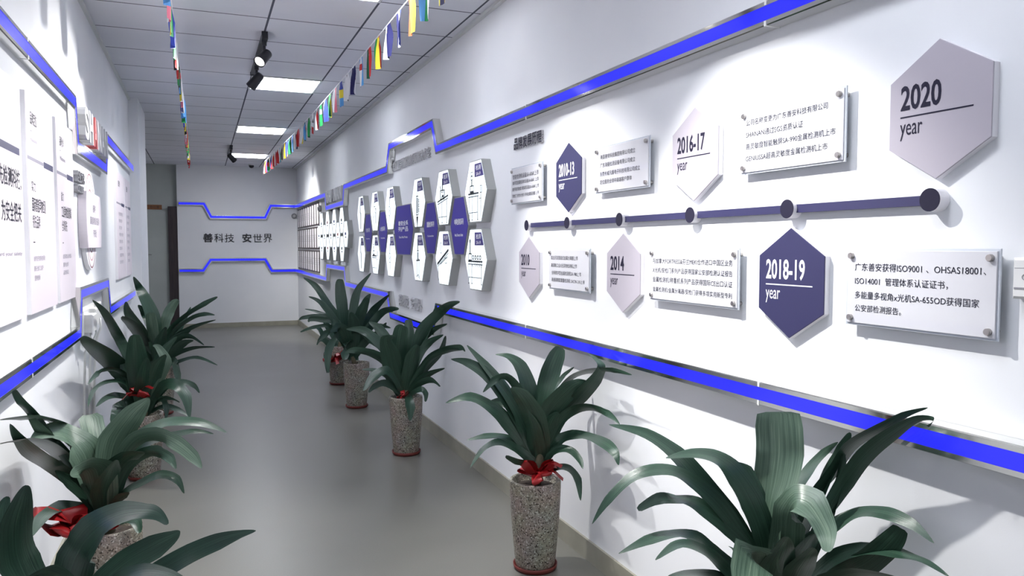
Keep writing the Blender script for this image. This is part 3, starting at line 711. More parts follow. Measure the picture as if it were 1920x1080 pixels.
# ---------------------------------------------------------------- bunting
PAL = {'w': (238,238,240), 'r': (200,44,44), 'b': (40,60,160), 'n': (28,28,84), 'g': (24,140,70), 'd': (16,84,58), 'y': (240,220,60), 'o': (240,110,50), 'k': (30,28,34), 'c': (90,160,220), 'p': (214,110,130)}
FLAGM = {k: mat('flag_cloth_'+n, lin(*PAL[k]), 0.8) for k, n in zip(PAL, ('white','red','blue','navy','green','dark_green','yellow','orange','black','sky','pink'))}
SEQ = ['V:yny', 'V:wgc', 'V:yoo', 'V:bwn', 'V:nnw/y', 'V:ryg', 'V:rrd/w', 'V:cwc/r', 'V:nwn/r', 'V:wkw', 'H:byc', 'V:ppw', 'V:gyg', 'V:bbw', 'V:ggg/w', 'V:rwk', 'H:wwr/k', 'V:gdk', 'V:cdd/r', 'V:wyw',
       'V:ppr', 'V:nww', 'V:ccb', 'V:ggc', 'V:byb', 'V:ryk', 'V:kyw', 'V:wcg', 'V:rwr', 'V:prw', 'V:ryg', 'V:wrb', 'V:gwo', 'H:krg', 'V:bwr', 'V:yrw', 'V:rwg', 'H:rwr', 'V:gwr', 'V:rpr']
def bunting(name_label, path, seq, y_first, pitch, n, seed, wid=0.12, ln=0.21, swing=0.26):
    rnd = random.Random(seed)
    def zat(y): 
        for (x0, y0, z0), (x1, y1, z1) in zip(path[:-1], path[1:]):
            if y0 <= y <= y1: f = (y-y0)/(y1-y0); return x0+(x1-x0)*f, z0+(z1-z0)*f
        return path[-1][0], path[-1][2]
    t = thing('flag_bunting', name_label, 'bunting', path[0])
    org = Vector(path[0])
    MB().tube([tuple(Vector(p)-org) for p in path], 0.0045, 6).build('string', FLAGM['w'], t)
    for i in range(n):
        y = y_first + i*pitch; x, z = zat(y)
        spec = seq[i % len(seq)]; kind, body = spec.split(':'); emb = None
        if '/' in body: body, emb = body.split('/')
        keys = sorted(set(body + (emb or '')))
        b = MB(); nx, nz = 6, 9
        ph = rnd.uniform(0, 6.3); amp = rnd.uniform(0.006, 0.02); rot = rnd.uniform(-swing, swing); taper = rnd.uniform(0.0, 0.35)
        for r in range(nz+1):
            v = r/nz
            for q in range(nx+1):
                u = q/nx - 0.5
                a = rot*min(1, v*2.2); uu = u*wid*(1 - taper*v*v)
                off = amp*math.sin(u*7+ph+v*1.5)*min(1, v*3)
                b.v.append((off*math.cos(a) - uu*math.sin(a), uu*math.cos(a) + off*math.sin(a), -v*ln*(1-0.06*abs(u))))
        for r in range(nz):
            for q in range(nx):
                ch = body[int(q*3/nx)] if kind == 'V' else body[int(r*3/nz)]
                if emb and 2 <= q <= 3 and 2 <= r <= 3: ch = emb
                b.face((r*(nx+1)+q, r*(nx+1)+q+1, (r+1)*(nx+1)+q+1, (r+1)*(nx+1)+q), keys.index(ch))
        f = b.build('flag', [FLAGM[k] for k in keys], t, True)
        f.location = Vector((x, y, z)) - org
bunting('string of small world flags under the ceiling along the right side', [(1.10, 1.6, 2.885), (1.10, 4.5, 2.893), (1.10, 6.1, 2.880), (1.10, 8.0, 2.890), (1.08, 10.0, 2.90), (1.05, 12.2, 2.925), (1.02, 14.3, 2.965)], SEQ, 3.634, 0.29, 37, 4)
bunting('string of small world flags under the ceiling along the left side', [(-0.128, 1.6, 2.86), (-0.130, 5.0, 2.87), (-0.125, 6.5, 2.865), (-0.13, 9, 2.87), (-0.15, 12.8, 2.88)], SEQ[5:]+SEQ[:5], 2.6, 0.29, 35, 9, swing=0.12)

# leaves: spine points and half width vectors (mm from the foot of the pot)
PLANT_DATA = {
 'R1': (1.42, 1.63, [
  [-25,10,639,12,-6,8,-51,22,691,17,-8,12,-109,52,787,27,2,17,-177,87,882,26,8,17,-234,117,952,23,18,14,-308,155,1009,11,11,11,-397,200,1032,1,1,1],
  [-31,12,632,12,-7,7,-68,22,713,14,-7,10,-149,40,828,19,7,15,-234,60,903,14,15,14,-298,76,930,6,23,8,-379,97,916,3,22,5,-449,110,857,-5,8,6,-493,115,797,0,1,0],
  [-28,11,632,15,-8,8,-57,16,694,18,-2,13,-126,29,770,19,8,20,-213,46,831,13,22,15,-266,56,851,6,26,4,-324,68,858,-1,6,14,-380,76,834,-2,4,6],
  [-34,13,613,9,2,16,-97,23,645,10,3,16,-173,26,701,14,10,18,-229,22,752,7,21,13,-303,22,776,0,25,2,-383,18,773,-2,17,4,-475,7,757,0,1,1],
  [-39,15,599,7,2,14,-119,15,639,8,16,15,-194,-2,702,9,16,17,-267,-21,752,0,22,11,-336,-38,772,-6,18,0,-418,-70,762,-1,1,1],
  [-10,4,639,0,-29,2,-6,8,715,-13,-53,5,1,16,803,-7,-64,5,22,19,879,18,-62,-1,37,25,954,46,-42,-2,41,35,1024,47,-40,3,43,41,1064,41,-35,4],
  [-13,5,645,15,-11,3,-30,7,745,33,-2,9,-68,15,839,34,-1,17,-115,27,912,28,15,20,-166,41,955,16,29,14,-222,58,969,6,19,7,-293,79,960,0,2,1],
  [-13,5,645,12,-9,3,-17,32,761,30,4,0,-22,57,833,29,-6,7,-37,85,893,20,-10,15,-59,108,916,2,-1,3],
  [14,-6,626,28,-29,-8,0,-46,728,23,-40,-12,-36,-93,825,14,-45,-20,-46,-128,876,-24,-28,-35,-39,-161,881,-47,6,-18,-49,-216,856,-38,9,5,-68,-259,833,-16,13,-5,-96,-288,815,-6,6,0],
  [56,-23,639,7,-9,-5,106,-36,741,19,5,-10,145,-46,805,23,2,-11,177,-69,880,21,-11,-10,177,-138,975,22,-10,-9,177,-218,1050,18,-7,-9,177,-285,1100,7,-4,-7,177,-332,1111,0,1,-5,177,-318,1090,-2,3,2],
  [31,-13,652,10,-2,-4,94,-12,800,20,9,-11,177,-27,900,23,2,-9,177,-91,989,24,-5,-5,177,-188,1058,17,-5,-7,177,-251,1104,7,-4,-6,177,-316,1135,0,-1,-1],
  [25,-11,652,3,-11,1,78,16,807,-5,-24,6,142,29,889,-5,-24,2,177,9,944,1,-9,-7,177,-41,986,1,-1,-1],
  [37,-15,658,7,-9,-5,135,-4,792,-4,-24,3,177,-10,889,-7,-23,-5,177,-58,974,9,-11,-6,177,-83,1022,2,-3,-1],
  [44,-18,626,10,-14,-7,81,-41,720,0,-21,-8,136,-72,769,-9,-22,-8,177,-112,812,-19,-12,-11,177,-196,840,-23,-2,-10,177,-280,841,-10,2,-10,177,-344,816,-1,0,-1],
  [44,-18,593,4,-12,-14,95,-50,637,-3,-18,-9,136,-83,689,-9,-21,-10,177,-123,718,-18,-12,-13,177,-206,745,-23,-2,-8,177,-263,754,-24,0,-3,177,-323,762,-14,0,-1,177,-386,752,-1,0,-1],
  [68,-28,599,1,-11,-19,168,-52,619,23,2,-30,177,-132,676,23,-18,-23,177,-191,736,20,-20,-18,177,-233,789,11,-19,-14,177,-250,820,8,-13,-7],
  [-27,11,593,30,-19,11,-81,-29,670,33,-50,-6,-134,-78,738,43,-44,3,-157,-99,734,-36,30,40,-234,-183,727,-32,29,24,-311,-266,730,-17,16,4],
  [44,-18,593,25,-27,-7,32,-52,673,39,-13,-2,28,-94,735,37,-3,3,16,-130,787,2,-2,-1],
  [-51,20,593,6,3,14,-186,-13,655,-2,21,11,-313,-68,707,-8,20,4,-420,-124,742,0,1,1],
  [8,-3,639,20,-20,-4,18,-17,747,35,-13,-5,24,-26,801,31,-8,-5,30,-36,855,4,-4,-1],
  [97,-39,678,7,-9,-4,146,-29,746,-2,-25,3,177,-30,809,-7,-24,-3,177,-56,909,1,-15,-3,177,-63,962,2,-2,0],
  [69,-28,560,5,-13,-13,84,-97,632,16,-11,-16,82,-215,702,16,-10,-16,50,-360,758,0,-1,-2],
  [-15,5,540,21,-22,-7,-30,-34,619,42,-19,1,-61,-90,703,43,-17,5,-92,-149,779,14,-13,-4,-109,-175,812,2,-2,-1],
  [27,-12,540,14,-18,-9,17,-57,614,32,-18,-4,-12,-117,694,34,-15,1,-40,-182,763,7,-10,-7,-49,-203,784,1,-2,-1],
 ]),
 'R2': (1.435, 3.27, [
  [12,-4,504,16,-4,11,-50,7,597,25,-5,20,-129,17,692,27,12,23,-197,24,763,20,22,23,-307,38,829,6,20,18,-422,53,808,0,1,2],
  [17,-7,515,21,-7,9,-30,11,640,32,-7,15,-82,30,752,33,18,13,-139,52,853,28,26,12,-222,82,965,20,15,11,-299,111,1058,2,0,2],
  [12,-4,526,21,-6,11,-68,21,697,31,7,15,-132,40,810,29,9,17,-206,62,912,25,11,21,-300,92,979,9,0,18,-375,117,997,1,0,2],
  [12,-4,549,17,-6,5,-47,-14,758,18,-19,6,-108,-18,874,12,-22,8,-159,-14,921,4,-14,17,-209,-8,907,-9,6,14,-263,-7,856,-1,1,2],
  [17,-7,549,22,-9,4,-1,20,703,39,18,0,-13,51,845,43,3,6,-41,86,949,33,8,13,-88,120,994,12,11,9,-141,156,1001,1,1,2],
  [23,-9,549,22,-10,-1,32,0,670,12,-49,3,50,12,802,25,-45,-2,87,19,922,40,-21,-14,121,21,1000,32,-17,-14,140,22,1038,16,-9,-8],
  [23,-9,515,35,-15,4,-10,-55,642,38,-44,-5,-66,-114,758,43,-40,4,-143,-175,861,28,-7,21,-206,-210,909,3,0,3],
  [23,-9,526,27,0,-1,29,-35,678,55,22,-3,60,-71,772,53,-2,-27,114,-121,855,33,-9,-31,152,-154,893,8,-8,-20,162,-217,913,3,0,-2],
  [33,-13,538,18,-11,-10,122,-18,700,34,4,-14,162,-136,821,34,-7,-14,162,-273,920,35,-6,-7,162,-342,994,20,-2,0,162,-294,1023,11,-1,2,162,-222,1038,2,0,1],
  [28,-11,549,10,-5,-3,80,-28,785,20,14,-6,153,-55,896,24,6,-3,162,-250,964,23,-2,-8,162,-441,996,4,-1,-12,162,-596,1001,-1,0,-2],
  [28,-11,526,15,-9,-8,88,-63,690,23,-2,-12,141,-105,756,19,-2,-17,162,-229,795,17,-2,-19,162,-403,804,-7,1,-13,162,-504,780,-1,0,-2],
  [33,-13,504,16,-11,-13,82,-52,599,11,-23,-22,136,-92,637,-24,-17,-19,162,-231,661,-34,-4,-8,162,-363,666,-33,0,-6,162,-466,650,-15,5,-11,162,-497,606,-2,1,-1],
  [33,-13,504,10,-9,-14,69,-80,574,-10,-15,-18,104,-156,587,-23,-7,-7,117,-226,562,-15,0,-3,110,-275,535,-2,1,-1],
  [28,-11,447,-2,-8,-8,80,-57,483,-13,-18,-10,120,-102,490,-21,-12,-6,144,-151,451,-24,-6,3,130,-214,371,-2,1,0],
  [18,-7,493,14,-2,13,-49,8,563,18,10,18,-116,20,612,12,20,14,-171,30,635,6,26,8,-237,42,638,3,20,7,-320,54,627,0,1,2],
  [18,-7,481,13,-1,14,-54,-3,544,14,7,17,-127,-7,597,7,18,16,-198,-10,618,-2,23,10,-271,-20,593,-5,20,0,-341,-50,526,-1,1,0],
  [18,-7,470,7,1,12,-52,-28,511,10,-9,14,-111,-55,530,12,-9,13,-192,-107,580,3,0,6],
  [28,-11,515,25,-13,-6,41,-34,621,41,-1,-6,54,-60,704,28,-13,-13,78,-85,751,6,-4,-6],
  [12,-4,538,17,-5,8,-45,47,689,30,7,10,-89,88,764,25,7,19,-136,122,778,4,3,21,-179,153,772,0,1,4],
  [28,-11,572,6,-9,0,94,28,796,1,-25,4,162,40,892,0,-12,-8,162,-78,957,1,-1,-1],
  [17,-7,504,31,-12,6,-14,-36,604,30,-30,-1,-52,-81,707,25,-32,-4,-92,-120,783,4,-1,1],
 ]),
 'R3': (1.363, 5.46, [
  [-12,5,430,39,-8,11,-52,15,583,64,-14,9,-57,8,737,65,-4,-4,-35,-13,911,48,-13,-11,-19,-23,944,21,-6,-12],
  [-12,5,430,45,-7,19,-81,-15,590,72,-13,24,-130,-62,750,65,-13,16,-164,-103,862,37,-10,-12,-113,-158,883,3,-2,-11],
  [8,-3,451,32,-8,-2,32,38,706,29,-28,3,48,79,876,36,-9,0,49,109,973,24,-6,1],
  [8,-3,451,27,-8,-6,62,-15,712,44,23,-10,126,-31,906,45,8,-22,234,-87,1037,24,-10,-27,234,-340,1110,10,-5,-21,234,-559,1147,1,-1,-4],
  [8,-3,451,23,-7,-7,89,2,730,26,-24,-8,171,7,923,23,-21,-10,217,8,1008,18,-6,-8,234,-11,1086,4,-1,-1],
  [8,-3,451,22,-7,-8,83,-21,690,22,-22,-11,156,-42,808,19,-8,-21,234,-173,882,2,-1,-4],
  [8,-3,451,23,-7,-5,82,14,751,22,-20,-9,193,7,889,15,-6,-19,234,-268,970,1,-1,-4],
  [8,-3,441,17,-6,-10,78,-36,583,22,3,-12,167,-79,715,22,4,-13,234,-229,784,9,-4,-21,234,-569,841,-2,-2,-18,234,-669,826,-2,0,-3],
  [8,-3,441,16,-6,-11,83,-60,587,24,3,-12,155,-122,700,23,9,-11,234,-229,769,17,-1,-14,234,-632,833,0,-1,-4],
  [12,-4,430,16,-6,-12,65,-41,519,22,3,-17,150,-99,593,20,7,-17,234,-205,645,1,-1,-4],
  [12,-4,430,14,-6,-14,67,-76,514,19,1,-17,138,-177,563,6,2,-24,183,-263,527,-3,0,-4],
  [-12,5,430,29,-4,14,-123,-9,656,28,-21,20,-251,-11,749,13,-26,27,-378,-11,781,2,3,22,-440,-13,770,-1,1,5],
  [-12,5,451,31,-5,11,-90,37,691,40,13,17,-189,77,822,33,22,22,-288,117,908,12,1,27,-398,162,915,0,0,4],
  [-12,5,451,31,-6,9,-92,75,773,39,11,10,-166,131,913,26,-3,21,-229,171,960,3,0,4],
  [-12,5,430,16,-1,13,-114,35,562,17,12,14,-215,66,616,8,13,13,-301,91,624,1,1,4],
  [-16,7,430,18,-2,10,-129,-35,617,15,23,29,-241,-57,596,-22,26,21,-333,-112,506,-5,2,4],
  [4,-1,430,-20,2,-14,-10,-109,433,-26,5,-8,-16,-181,379,-37,-5,10,-29,-231,293,-6,2,0],
  [18,-7,430,6,-4,-15,74,-132,491,-9,-9,-20,103,-162,462,-22,-7,-2,98,-178,408,-6,2,0],
  [-2,1,430,46,-14,-11,22,-40,587,63,10,-5,34,-84,722,53,6,-6,56,-124,812,14,-5,-6],
  [-12,5,441,38,-6,15,-102,80,708,43,12,11,-146,123,836,29,-4,16,-184,150,874,5,0,5],
  [18,-7,430,20,-8,-13,119,-10,588,25,3,-17,234,-81,733,27,7,-5,234,-231,880,6,-2,-2],
  [-12,5,430,15,0,20,-148,-17,530,6,14,23,-239,-42,519,-8,5,19,-287,-69,484,-3,1,3],
 ]),
 'R4': (1.33, 7.23, [
  [-35,14,449,31,-4,7,-94,55,728,52,31,4,-118,90,1006,54,-9,5,-127,109,1159,42,-7,2,-123,112,1207,21,-4,-1],
  [-35,14,449,25,-3,8,-145,74,812,34,12,11,-245,125,979,31,16,13,-345,177,1146,21,-2,18,-446,227,1221,2,0,3],
  [-35,14,449,24,-3,10,-178,38,802,32,13,15,-282,57,957,23,11,16,-347,70,1019,9,0,14,-417,87,1050,2,0,4],
  [-35,14,449,14,-2,7,-193,118,815,17,18,4,-319,190,892,9,8,11,-434,254,922,1,0,3],
  [-35,14,449,20,-2,7,-164,42,802,24,11,15,-333,92,859,6,8,24,-463,131,852,-2,2,17,-502,142,830,-2,1,4],
  [-35,14,449,20,-2,8,-167,25,776,23,11,16,-311,55,834,8,1,26,-403,74,843,-3,2,23,-427,77,816,-6,1,6],
  [-35,14,449,18,-2,11,-204,55,746,18,10,16,-360,100,762,2,12,16,-491,135,716,-1,1,4],
  [-35,14,449,19,-2,8,-166,-48,741,28,-19,21,-290,-65,715,-15,5,27,-370,-97,641,-4,1,4],
  [-35,14,449,29,-3,13,-152,-41,685,16,21,41,-254,-85,584,-34,36,2,-289,-161,460,-26,9,-1,-292,-227,376,-5,1,0],
  [-35,14,449,31,-6,0,-29,28,784,36,-26,-2,2,31,1007,35,-26,-8,44,24,1132,24,-12,-15,146,-4,1263,3,-1,-3],
  [-35,14,449,31,-6,-5,9,-68,791,52,13,-5,42,-119,933,44,-10,-17,83,-169,1040,15,-3,-7],
  [-35,14,449,29,-7,-11,80,15,753,35,8,-16,180,13,918,32,-1,-19,267,-236,1072,4,-1,-4],
  [-35,14,449,28,-7,-14,86,-27,701,34,8,-18,218,-71,882,24,-7,-26,267,-291,939,6,-4,-26,267,-601,968,0,-1,-8],
  [-35,14,449,27,-7,-15,108,-57,731,28,14,-16,210,-105,771,1,-3,-23,267,-284,767,-1,0,-4],
  [-35,14,449,31,-6,-2,-34,-74,697,48,18,-7,80,-194,677,-5,15,-49,185,-337,594,-24,2,-28,243,-436,523,-4,0,-3],
  [-35,14,449,31,-6,-6,42,27,837,35,-26,-8,105,28,1004,28,-7,-13,144,24,1065,5,-1,-3],
  [-35,14,449,42,-8,-3,-35,-79,684,65,4,4,-48,-157,829,51,-9,6,-82,-201,916,10,-1,3],
  [-35,14,449,31,-4,8,-120,-97,730,49,-31,10,-191,-127,777,2,5,47,-264,-160,743,-4,1,7],
  [-35,14,449,24,-7,-19,76,-71,622,32,7,-22,172,-148,704,31,11,-19,241,-218,811,5,-1,-4],
  [-35,14,449,31,-4,7,-90,-76,630,45,-15,21,-133,-164,534,-40,8,7,-143,-216,487,-20,3,0],
 ]),
 'R5': (1.376, 8.52, [
  [18,-7,433,25,-2,18,-50,24,530,34,14,17,-114,55,644,33,22,11,-157,77,742,6,-1,3],
  [18,-7,433,10,2,29,-133,47,483,27,17,26,-223,72,631,17,34,16,-391,126,583,-1,1,5],
  [18,-7,433,1,4,31,-92,7,436,13,20,33,-188,-1,507,-1,21,30,-238,-17,446,-5,1,4],
  [18,-7,433,30,-6,-5,37,0,529,37,-25,-8,109,27,754,35,-7,-12,143,34,818,5,-1,-3],
  [18,-7,433,5,-5,-30,159,-38,462,32,2,-34,221,-393,596,25,-4,-29,221,-849,638,-1,-1,-6],
  [18,-7,433,-13,6,28,-46,-5,403,-21,8,33,-130,-24,344,-32,29,-4,-151,-151,153,-6,1,0],
  [18,-7,433,28,-3,13,-22,37,528,45,12,3,-33,114,702,32,-4,6,-49,153,765,5,-1,2],
  [18,-7,433,-1,-4,-31,62,-35,434,-25,0,-34,143,-119,342,-40,-23,-6,178,-183,252,-6,1,-3],
 ]),
 'L1': (-0.262, 1.885, [
  [-4,2,642,23,5,4,-21,-8,743,39,-14,-2,-7,-37,838,36,-19,-20,33,-76,909,13,-30,-31,85,-119,954,-14,-34,-22,135,-159,972,-13,-19,-9,167,-185,973,-8,-6,-8,187,-205,957,-3,-1,-2],
  [1,0,642,11,-3,-10,78,-35,743,6,-20,-14,153,-70,804,5,-17,-17,221,-101,849,2,-18,-17,283,-131,881,5,-6,-16,327,-152,898,1,-3,-8,358,-166,906,0,-1,-1],
  [1,0,642,15,0,-4,29,17,748,20,-25,-7,85,23,800,16,-19,-21,148,27,831,12,-8,-24,189,30,849,6,-4,-11,202,32,858,1,-1,-1],
  [-10,4,642,20,8,11,-80,4,766,22,35,13,-111,-10,856,29,30,12,-108,-35,936,29,20,3,-89,-65,1001,16,2,-4,-79,-80,1032,4,0,-1],
  [-16,7,642,15,6,9,-123,71,776,17,18,3,-160,104,876,16,11,1,-163,114,930,15,3,-2,-154,116,958,4,0,-1],
  [1,0,642,12,2,2,-6,-74,799,22,-10,-1,-38,-114,859,16,-4,11,-74,-153,866,0,1,2],
  [1,0,642,11,-1,-5,68,-84,791,4,-18,-16,126,-148,840,-14,-18,-11,181,-209,856,-12,-10,-2,228,-268,852,-1,-1,-1],
  [1,0,642,15,0,-3,18,14,713,17,-14,-6,56,21,748,6,-18,-12,123,26,747,0,-2,-6],
  [-4,2,642,11,6,9,-74,-4,738,6,23,8,-117,-13,780,-1,23,10,-174,-25,777,-1,2,5],
 ]),
 'L2': (-0.36, 3.34, [
  [-18,8,477,20,6,11,-90,41,592,29,-7,21,-149,69,678,35,-9,4,-170,-184,802,36,-2,-3,-170,-540,905,23,1,6,-170,-854,972,1,0,2],
  [-18,8,477,22,4,5,-65,43,649,37,-10,15,-110,75,744,31,-20,19,-170,51,830,40,-7,-6,-170,-447,956,27,1,5,-170,-844,1037,2,0,2],
  [-13,6,477,25,14,7,-50,-7,628,45,44,17,-78,-26,739,44,39,28,-140,-31,805,-21,36,45,-170,-226,856,-23,5,17,-170,-450,884,-4,0,1],
  [-18,8,477,18,6,13,-100,42,576,27,-8,18,-170,-37,682,31,1,11,-170,-423,833,33,0,1,-170,-634,938,14,2,4,-170,-726,1000,2,0,-1],
  [-17,8,488,16,4,9,-123,83,644,23,-5,12,-170,-22,763,27,0,4,-170,-319,898,13,4,9,-170,-486,982,3,1,1],
  [-17,8,488,12,3,7,-170,-22,763,23,-11,-2,-170,-402,958,18,-1,-2,-170,-579,1038,10,3,6,-170,-666,1088,6,2,3],
  [-13,6,477,23,3,3,-40,68,628,30,35,-12,-53,122,728,39,26,-8,-78,189,832,44,7,6],
  [-8,4,477,27,11,-2,7,0,642,46,46,-5,35,-9,762,55,29,-19,97,-32,859,35,-2,-26,138,-47,903,17,-2,-16,158,-54,927,3,1,-2],
  [-3,2,477,23,1,-6,41,-2,650,30,-16,-13,113,-16,756,14,-28,-19,204,-39,817,-4,-33,-14,316,-68,821,-7,-22,-11,387,-85,802,-5,-7,-9,439,-97,775,-1,-1,-1],
  [-3,2,477,22,0,-8,56,-64,643,28,12,-8,130,-132,723,23,11,-18,190,-183,744,3,3,-25,234,-225,726,-13,-3,-12,255,-254,692,-3,-1,-2],
  [-3,2,477,23,1,-5,44,-35,669,28,19,-5,108,-77,771,25,10,-21,188,-123,795,5,11,-32,257,-164,766,-17,-6,-22,315,-202,716,-17,-4,-14,343,-223,676,-2,0,-1],
  [-3,2,477,13,0,-5,60,5,646,11,-21,-7,151,-2,738,3,-23,-9,253,-16,765,-1,-20,-9,325,-25,775,-1,-7,-8,389,-32,760,0,0,-2],
  [-8,4,466,32,2,-4,7,-29,562,51,26,-1,45,-90,673,52,21,-12,93,-143,724,29,15,-18,146,-198,750,1,-1,-4],
  [-23,10,466,37,4,1,-18,-50,583,61,-19,-12,-22,-121,683,63,-9,12,-54,-150,700,26,-17,42,-78,-178,695,-11,5,23,-96,-203,691,-3,1,6],
  [-23,10,455,9,6,15,-90,16,495,8,22,16,-159,14,516,-14,10,23,-170,-276,575,-29,0,-1,-170,-518,583,-2,0,1],
  [-3,2,455,13,-1,-6,28,-50,523,20,6,-6,57,-97,561,16,3,-10,87,-145,590,1,0,-2],
  [-4,2,433,1,-4,-13,62,-82,464,-13,-13,-14,106,-154,477,-21,-9,-5,125,-226,457,-8,-1,-2],
  [-3,2,466,6,-7,-6,60,-25,555,1,-23,-10,121,-51,594,-4,-22,-11,192,-82,628,-8,-21,-11,252,-108,611,-11,-3,-11,277,-119,555,-2,0,-1],
  [-13,6,466,28,3,-1,-3,-60,573,45,23,10,21,-140,657,42,27,14,55,-237,742,4,0,-2],
  [-18,8,466,18,6,13,-77,5,552,17,21,15,-130,-6,615,9,22,15,-170,-38,672,3,1,3],
 ]),
 'L3': (-0.376, 5.53, [
  [10,-4,428,34,3,5,-17,-12,614,64,4,7,-28,-34,781,68,5,4,-31,-57,919,40,3,0,-27,-64,950,13,1,-2],
  [2,0,428,32,5,12,-76,14,632,52,-27,28,-154,22,744,59,4,27,-154,-806,941,51,2,10,-154,-1321,1061,15,4,16,-154,-1462,1094,4,1,4],
  [2,-1,447,20,2,4,-76,68,770,31,-14,13,-151,125,931,36,-4,2,-154,-499,1128,18,3,10,-154,-1026,1240,2,0,1],
  [2,-1,447,12,2,6,-107,13,680,24,-8,0,-154,-443,787,20,1,14,-154,-949,841,-7,1,13,-154,-1291,844,-2,0,1],
  [2,0,438,12,2,6,-93,27,613,0,16,19,-154,-318,696,-23,3,10,-154,-1022,772,-18,0,-7,-154,-1314,739,-2,0,1],
  [2,0,419,12,3,9,-77,-3,526,9,19,14,-154,-29,558,-14,6,20,-154,-619,646,-16,1,8,-154,-1021,680,-1,0,2],
  [19,-7,428,26,0,-9,91,-41,630,37,18,-11,144,-68,758,38,20,-1,105,-56,858,18,2,10,72,-45,876,4,1,6],
  [19,-7,428,18,-1,-11,117,-86,600,10,-29,-29,193,-141,625,-25,-21,-27,258,-201,556,-35,-22,-2,284,-265,420,-3,0,-1],
  [19,-7,428,11,-1,-8,139,-44,591,8,-19,-14,224,-71,630,-5,-19,-15,308,-97,606,-9,-2,-14,344,-105,554,-3,0,-2],
  [19,-7,428,11,-1,-8,72,-48,505,18,14,-10,157,-111,532,11,13,-19,224,-165,512,-1,-1,-3],
  [1,0,410,15,4,14,-77,-13,501,8,27,26,-140,-27,481,-36,7,11,-154,-350,453,-6,0,3],
  [18,-7,419,5,-2,-13,121,-67,472,-9,-19,-14,205,-122,458,-15,-19,-6,288,-182,415,-2,-1,-3],
  [19,-7,428,41,1,-7,49,-49,598,54,26,-5,97,-107,748,41,21,-8,149,-155,824,5,0,-4],
  [10,-4,428,32,4,12,-61,26,611,37,24,11,-108,46,720,25,16,6,-123,52,793,5,1,1],
  [19,-7,428,27,1,-6,73,6,678,31,-14,-8,126,14,821,26,-1,-15,212,8,919,4,0,-4],
  [10,-4,428,41,3,2,8,-51,565,60,24,8,24,-127,702,47,41,19,40,-203,818,7,0,-1],
  [19,-7,428,13,-2,-13,107,-79,527,-5,-14,-20,140,-118,477,-18,-17,6,139,-158,395,-3,0,0],
 ]),
 'L4': (-0.368, 7.588, [
  [0,0,439,37,3,5,-29,1,641,61,16,8,-57,-7,892,55,33,12,-121,1,1067,42,29,16,-162,-13,1167,26,2,11,-162,-490,1264,4,0,2],
  [0,0,439,28,1,-3,29,15,737,42,-30,-6,78,17,911,44,0,-17,131,11,1005,28,0,-20,162,4,1030,8,0,-10],
  [0,0,439,28,2,6,-39,-27,645,46,-29,1,-55,-73,824,48,3,5,-62,-106,930,37,2,3],
  [0,0,439,26,3,11,-88,34,640,45,-19,13,-162,-137,810,50,-3,3,-162,-1040,1005,29,3,12,-162,-1241,1107,6,1,1],
  [0,0,439,13,0,-3,76,-13,738,18,16,-7,217,-54,887,15,15,-13,382,-102,998,12,-1,-20,492,-134,1058,3,0,-7],
  [0,0,439,12,0,-4,98,-21,713,18,16,-8,263,-66,861,14,15,-15,380,-100,903,3,-2,-19,466,-125,894,0,0,-4],
  [0,0,439,16,0,-7,98,-48,666,21,10,-13,285,-137,792,16,16,-15,471,-224,858,1,0,-4],
  [0,0,439,15,0,-7,99,-79,644,25,11,-15,239,-177,719,8,11,-28,370,-278,643,-3,0,-4],
  [0,0,439,8,-1,-10,118,-63,541,15,7,-19,282,-155,605,12,14,-17,458,-258,619,0,0,-4],
  [0,0,439,2,-2,-13,117,-67,467,-5,-15,-18,303,-192,524,-13,-18,-11,477,-323,463,-2,0,-3],
  [0,0,439,18,0,-6,49,1,587,23,-13,-12,168,-4,771,23,-13,-13,264,8,961,5,0,-3],
  [0,0,439,24,3,15,-113,63,612,52,-15,0,-162,-570,852,46,2,13,-162,-1584,1024,8,1,8],
  [0,0,439,18,-2,-17,72,-54,518,34,13,-21,192,-166,650,28,9,-25,284,-248,685,1,-1,-5],
  [0,0,439,23,0,-8,51,-39,592,35,15,-16,169,-116,707,27,9,-25,263,-177,772,3,0,-5],
  [0,0,439,38,2,3,-8,-22,543,56,27,5,21,-94,699,49,38,7,60,-159,803,7,0,-3],
  [0,0,439,10,-3,-23,106,-75,494,-24,-15,-21,140,-139,376,-28,-21,5,162,-205,262,-5,0,-1],
  [0,0,439,13,4,21,-90,19,492,37,-8,26,-162,-210,600,42,2,19,-162,-1451,769,1,1,4],
  [0,0,439,24,2,5,-66,95,733,37,19,3,-124,175,904,35,3,15,-162,-71,999,5,1,3],
 ]),
}

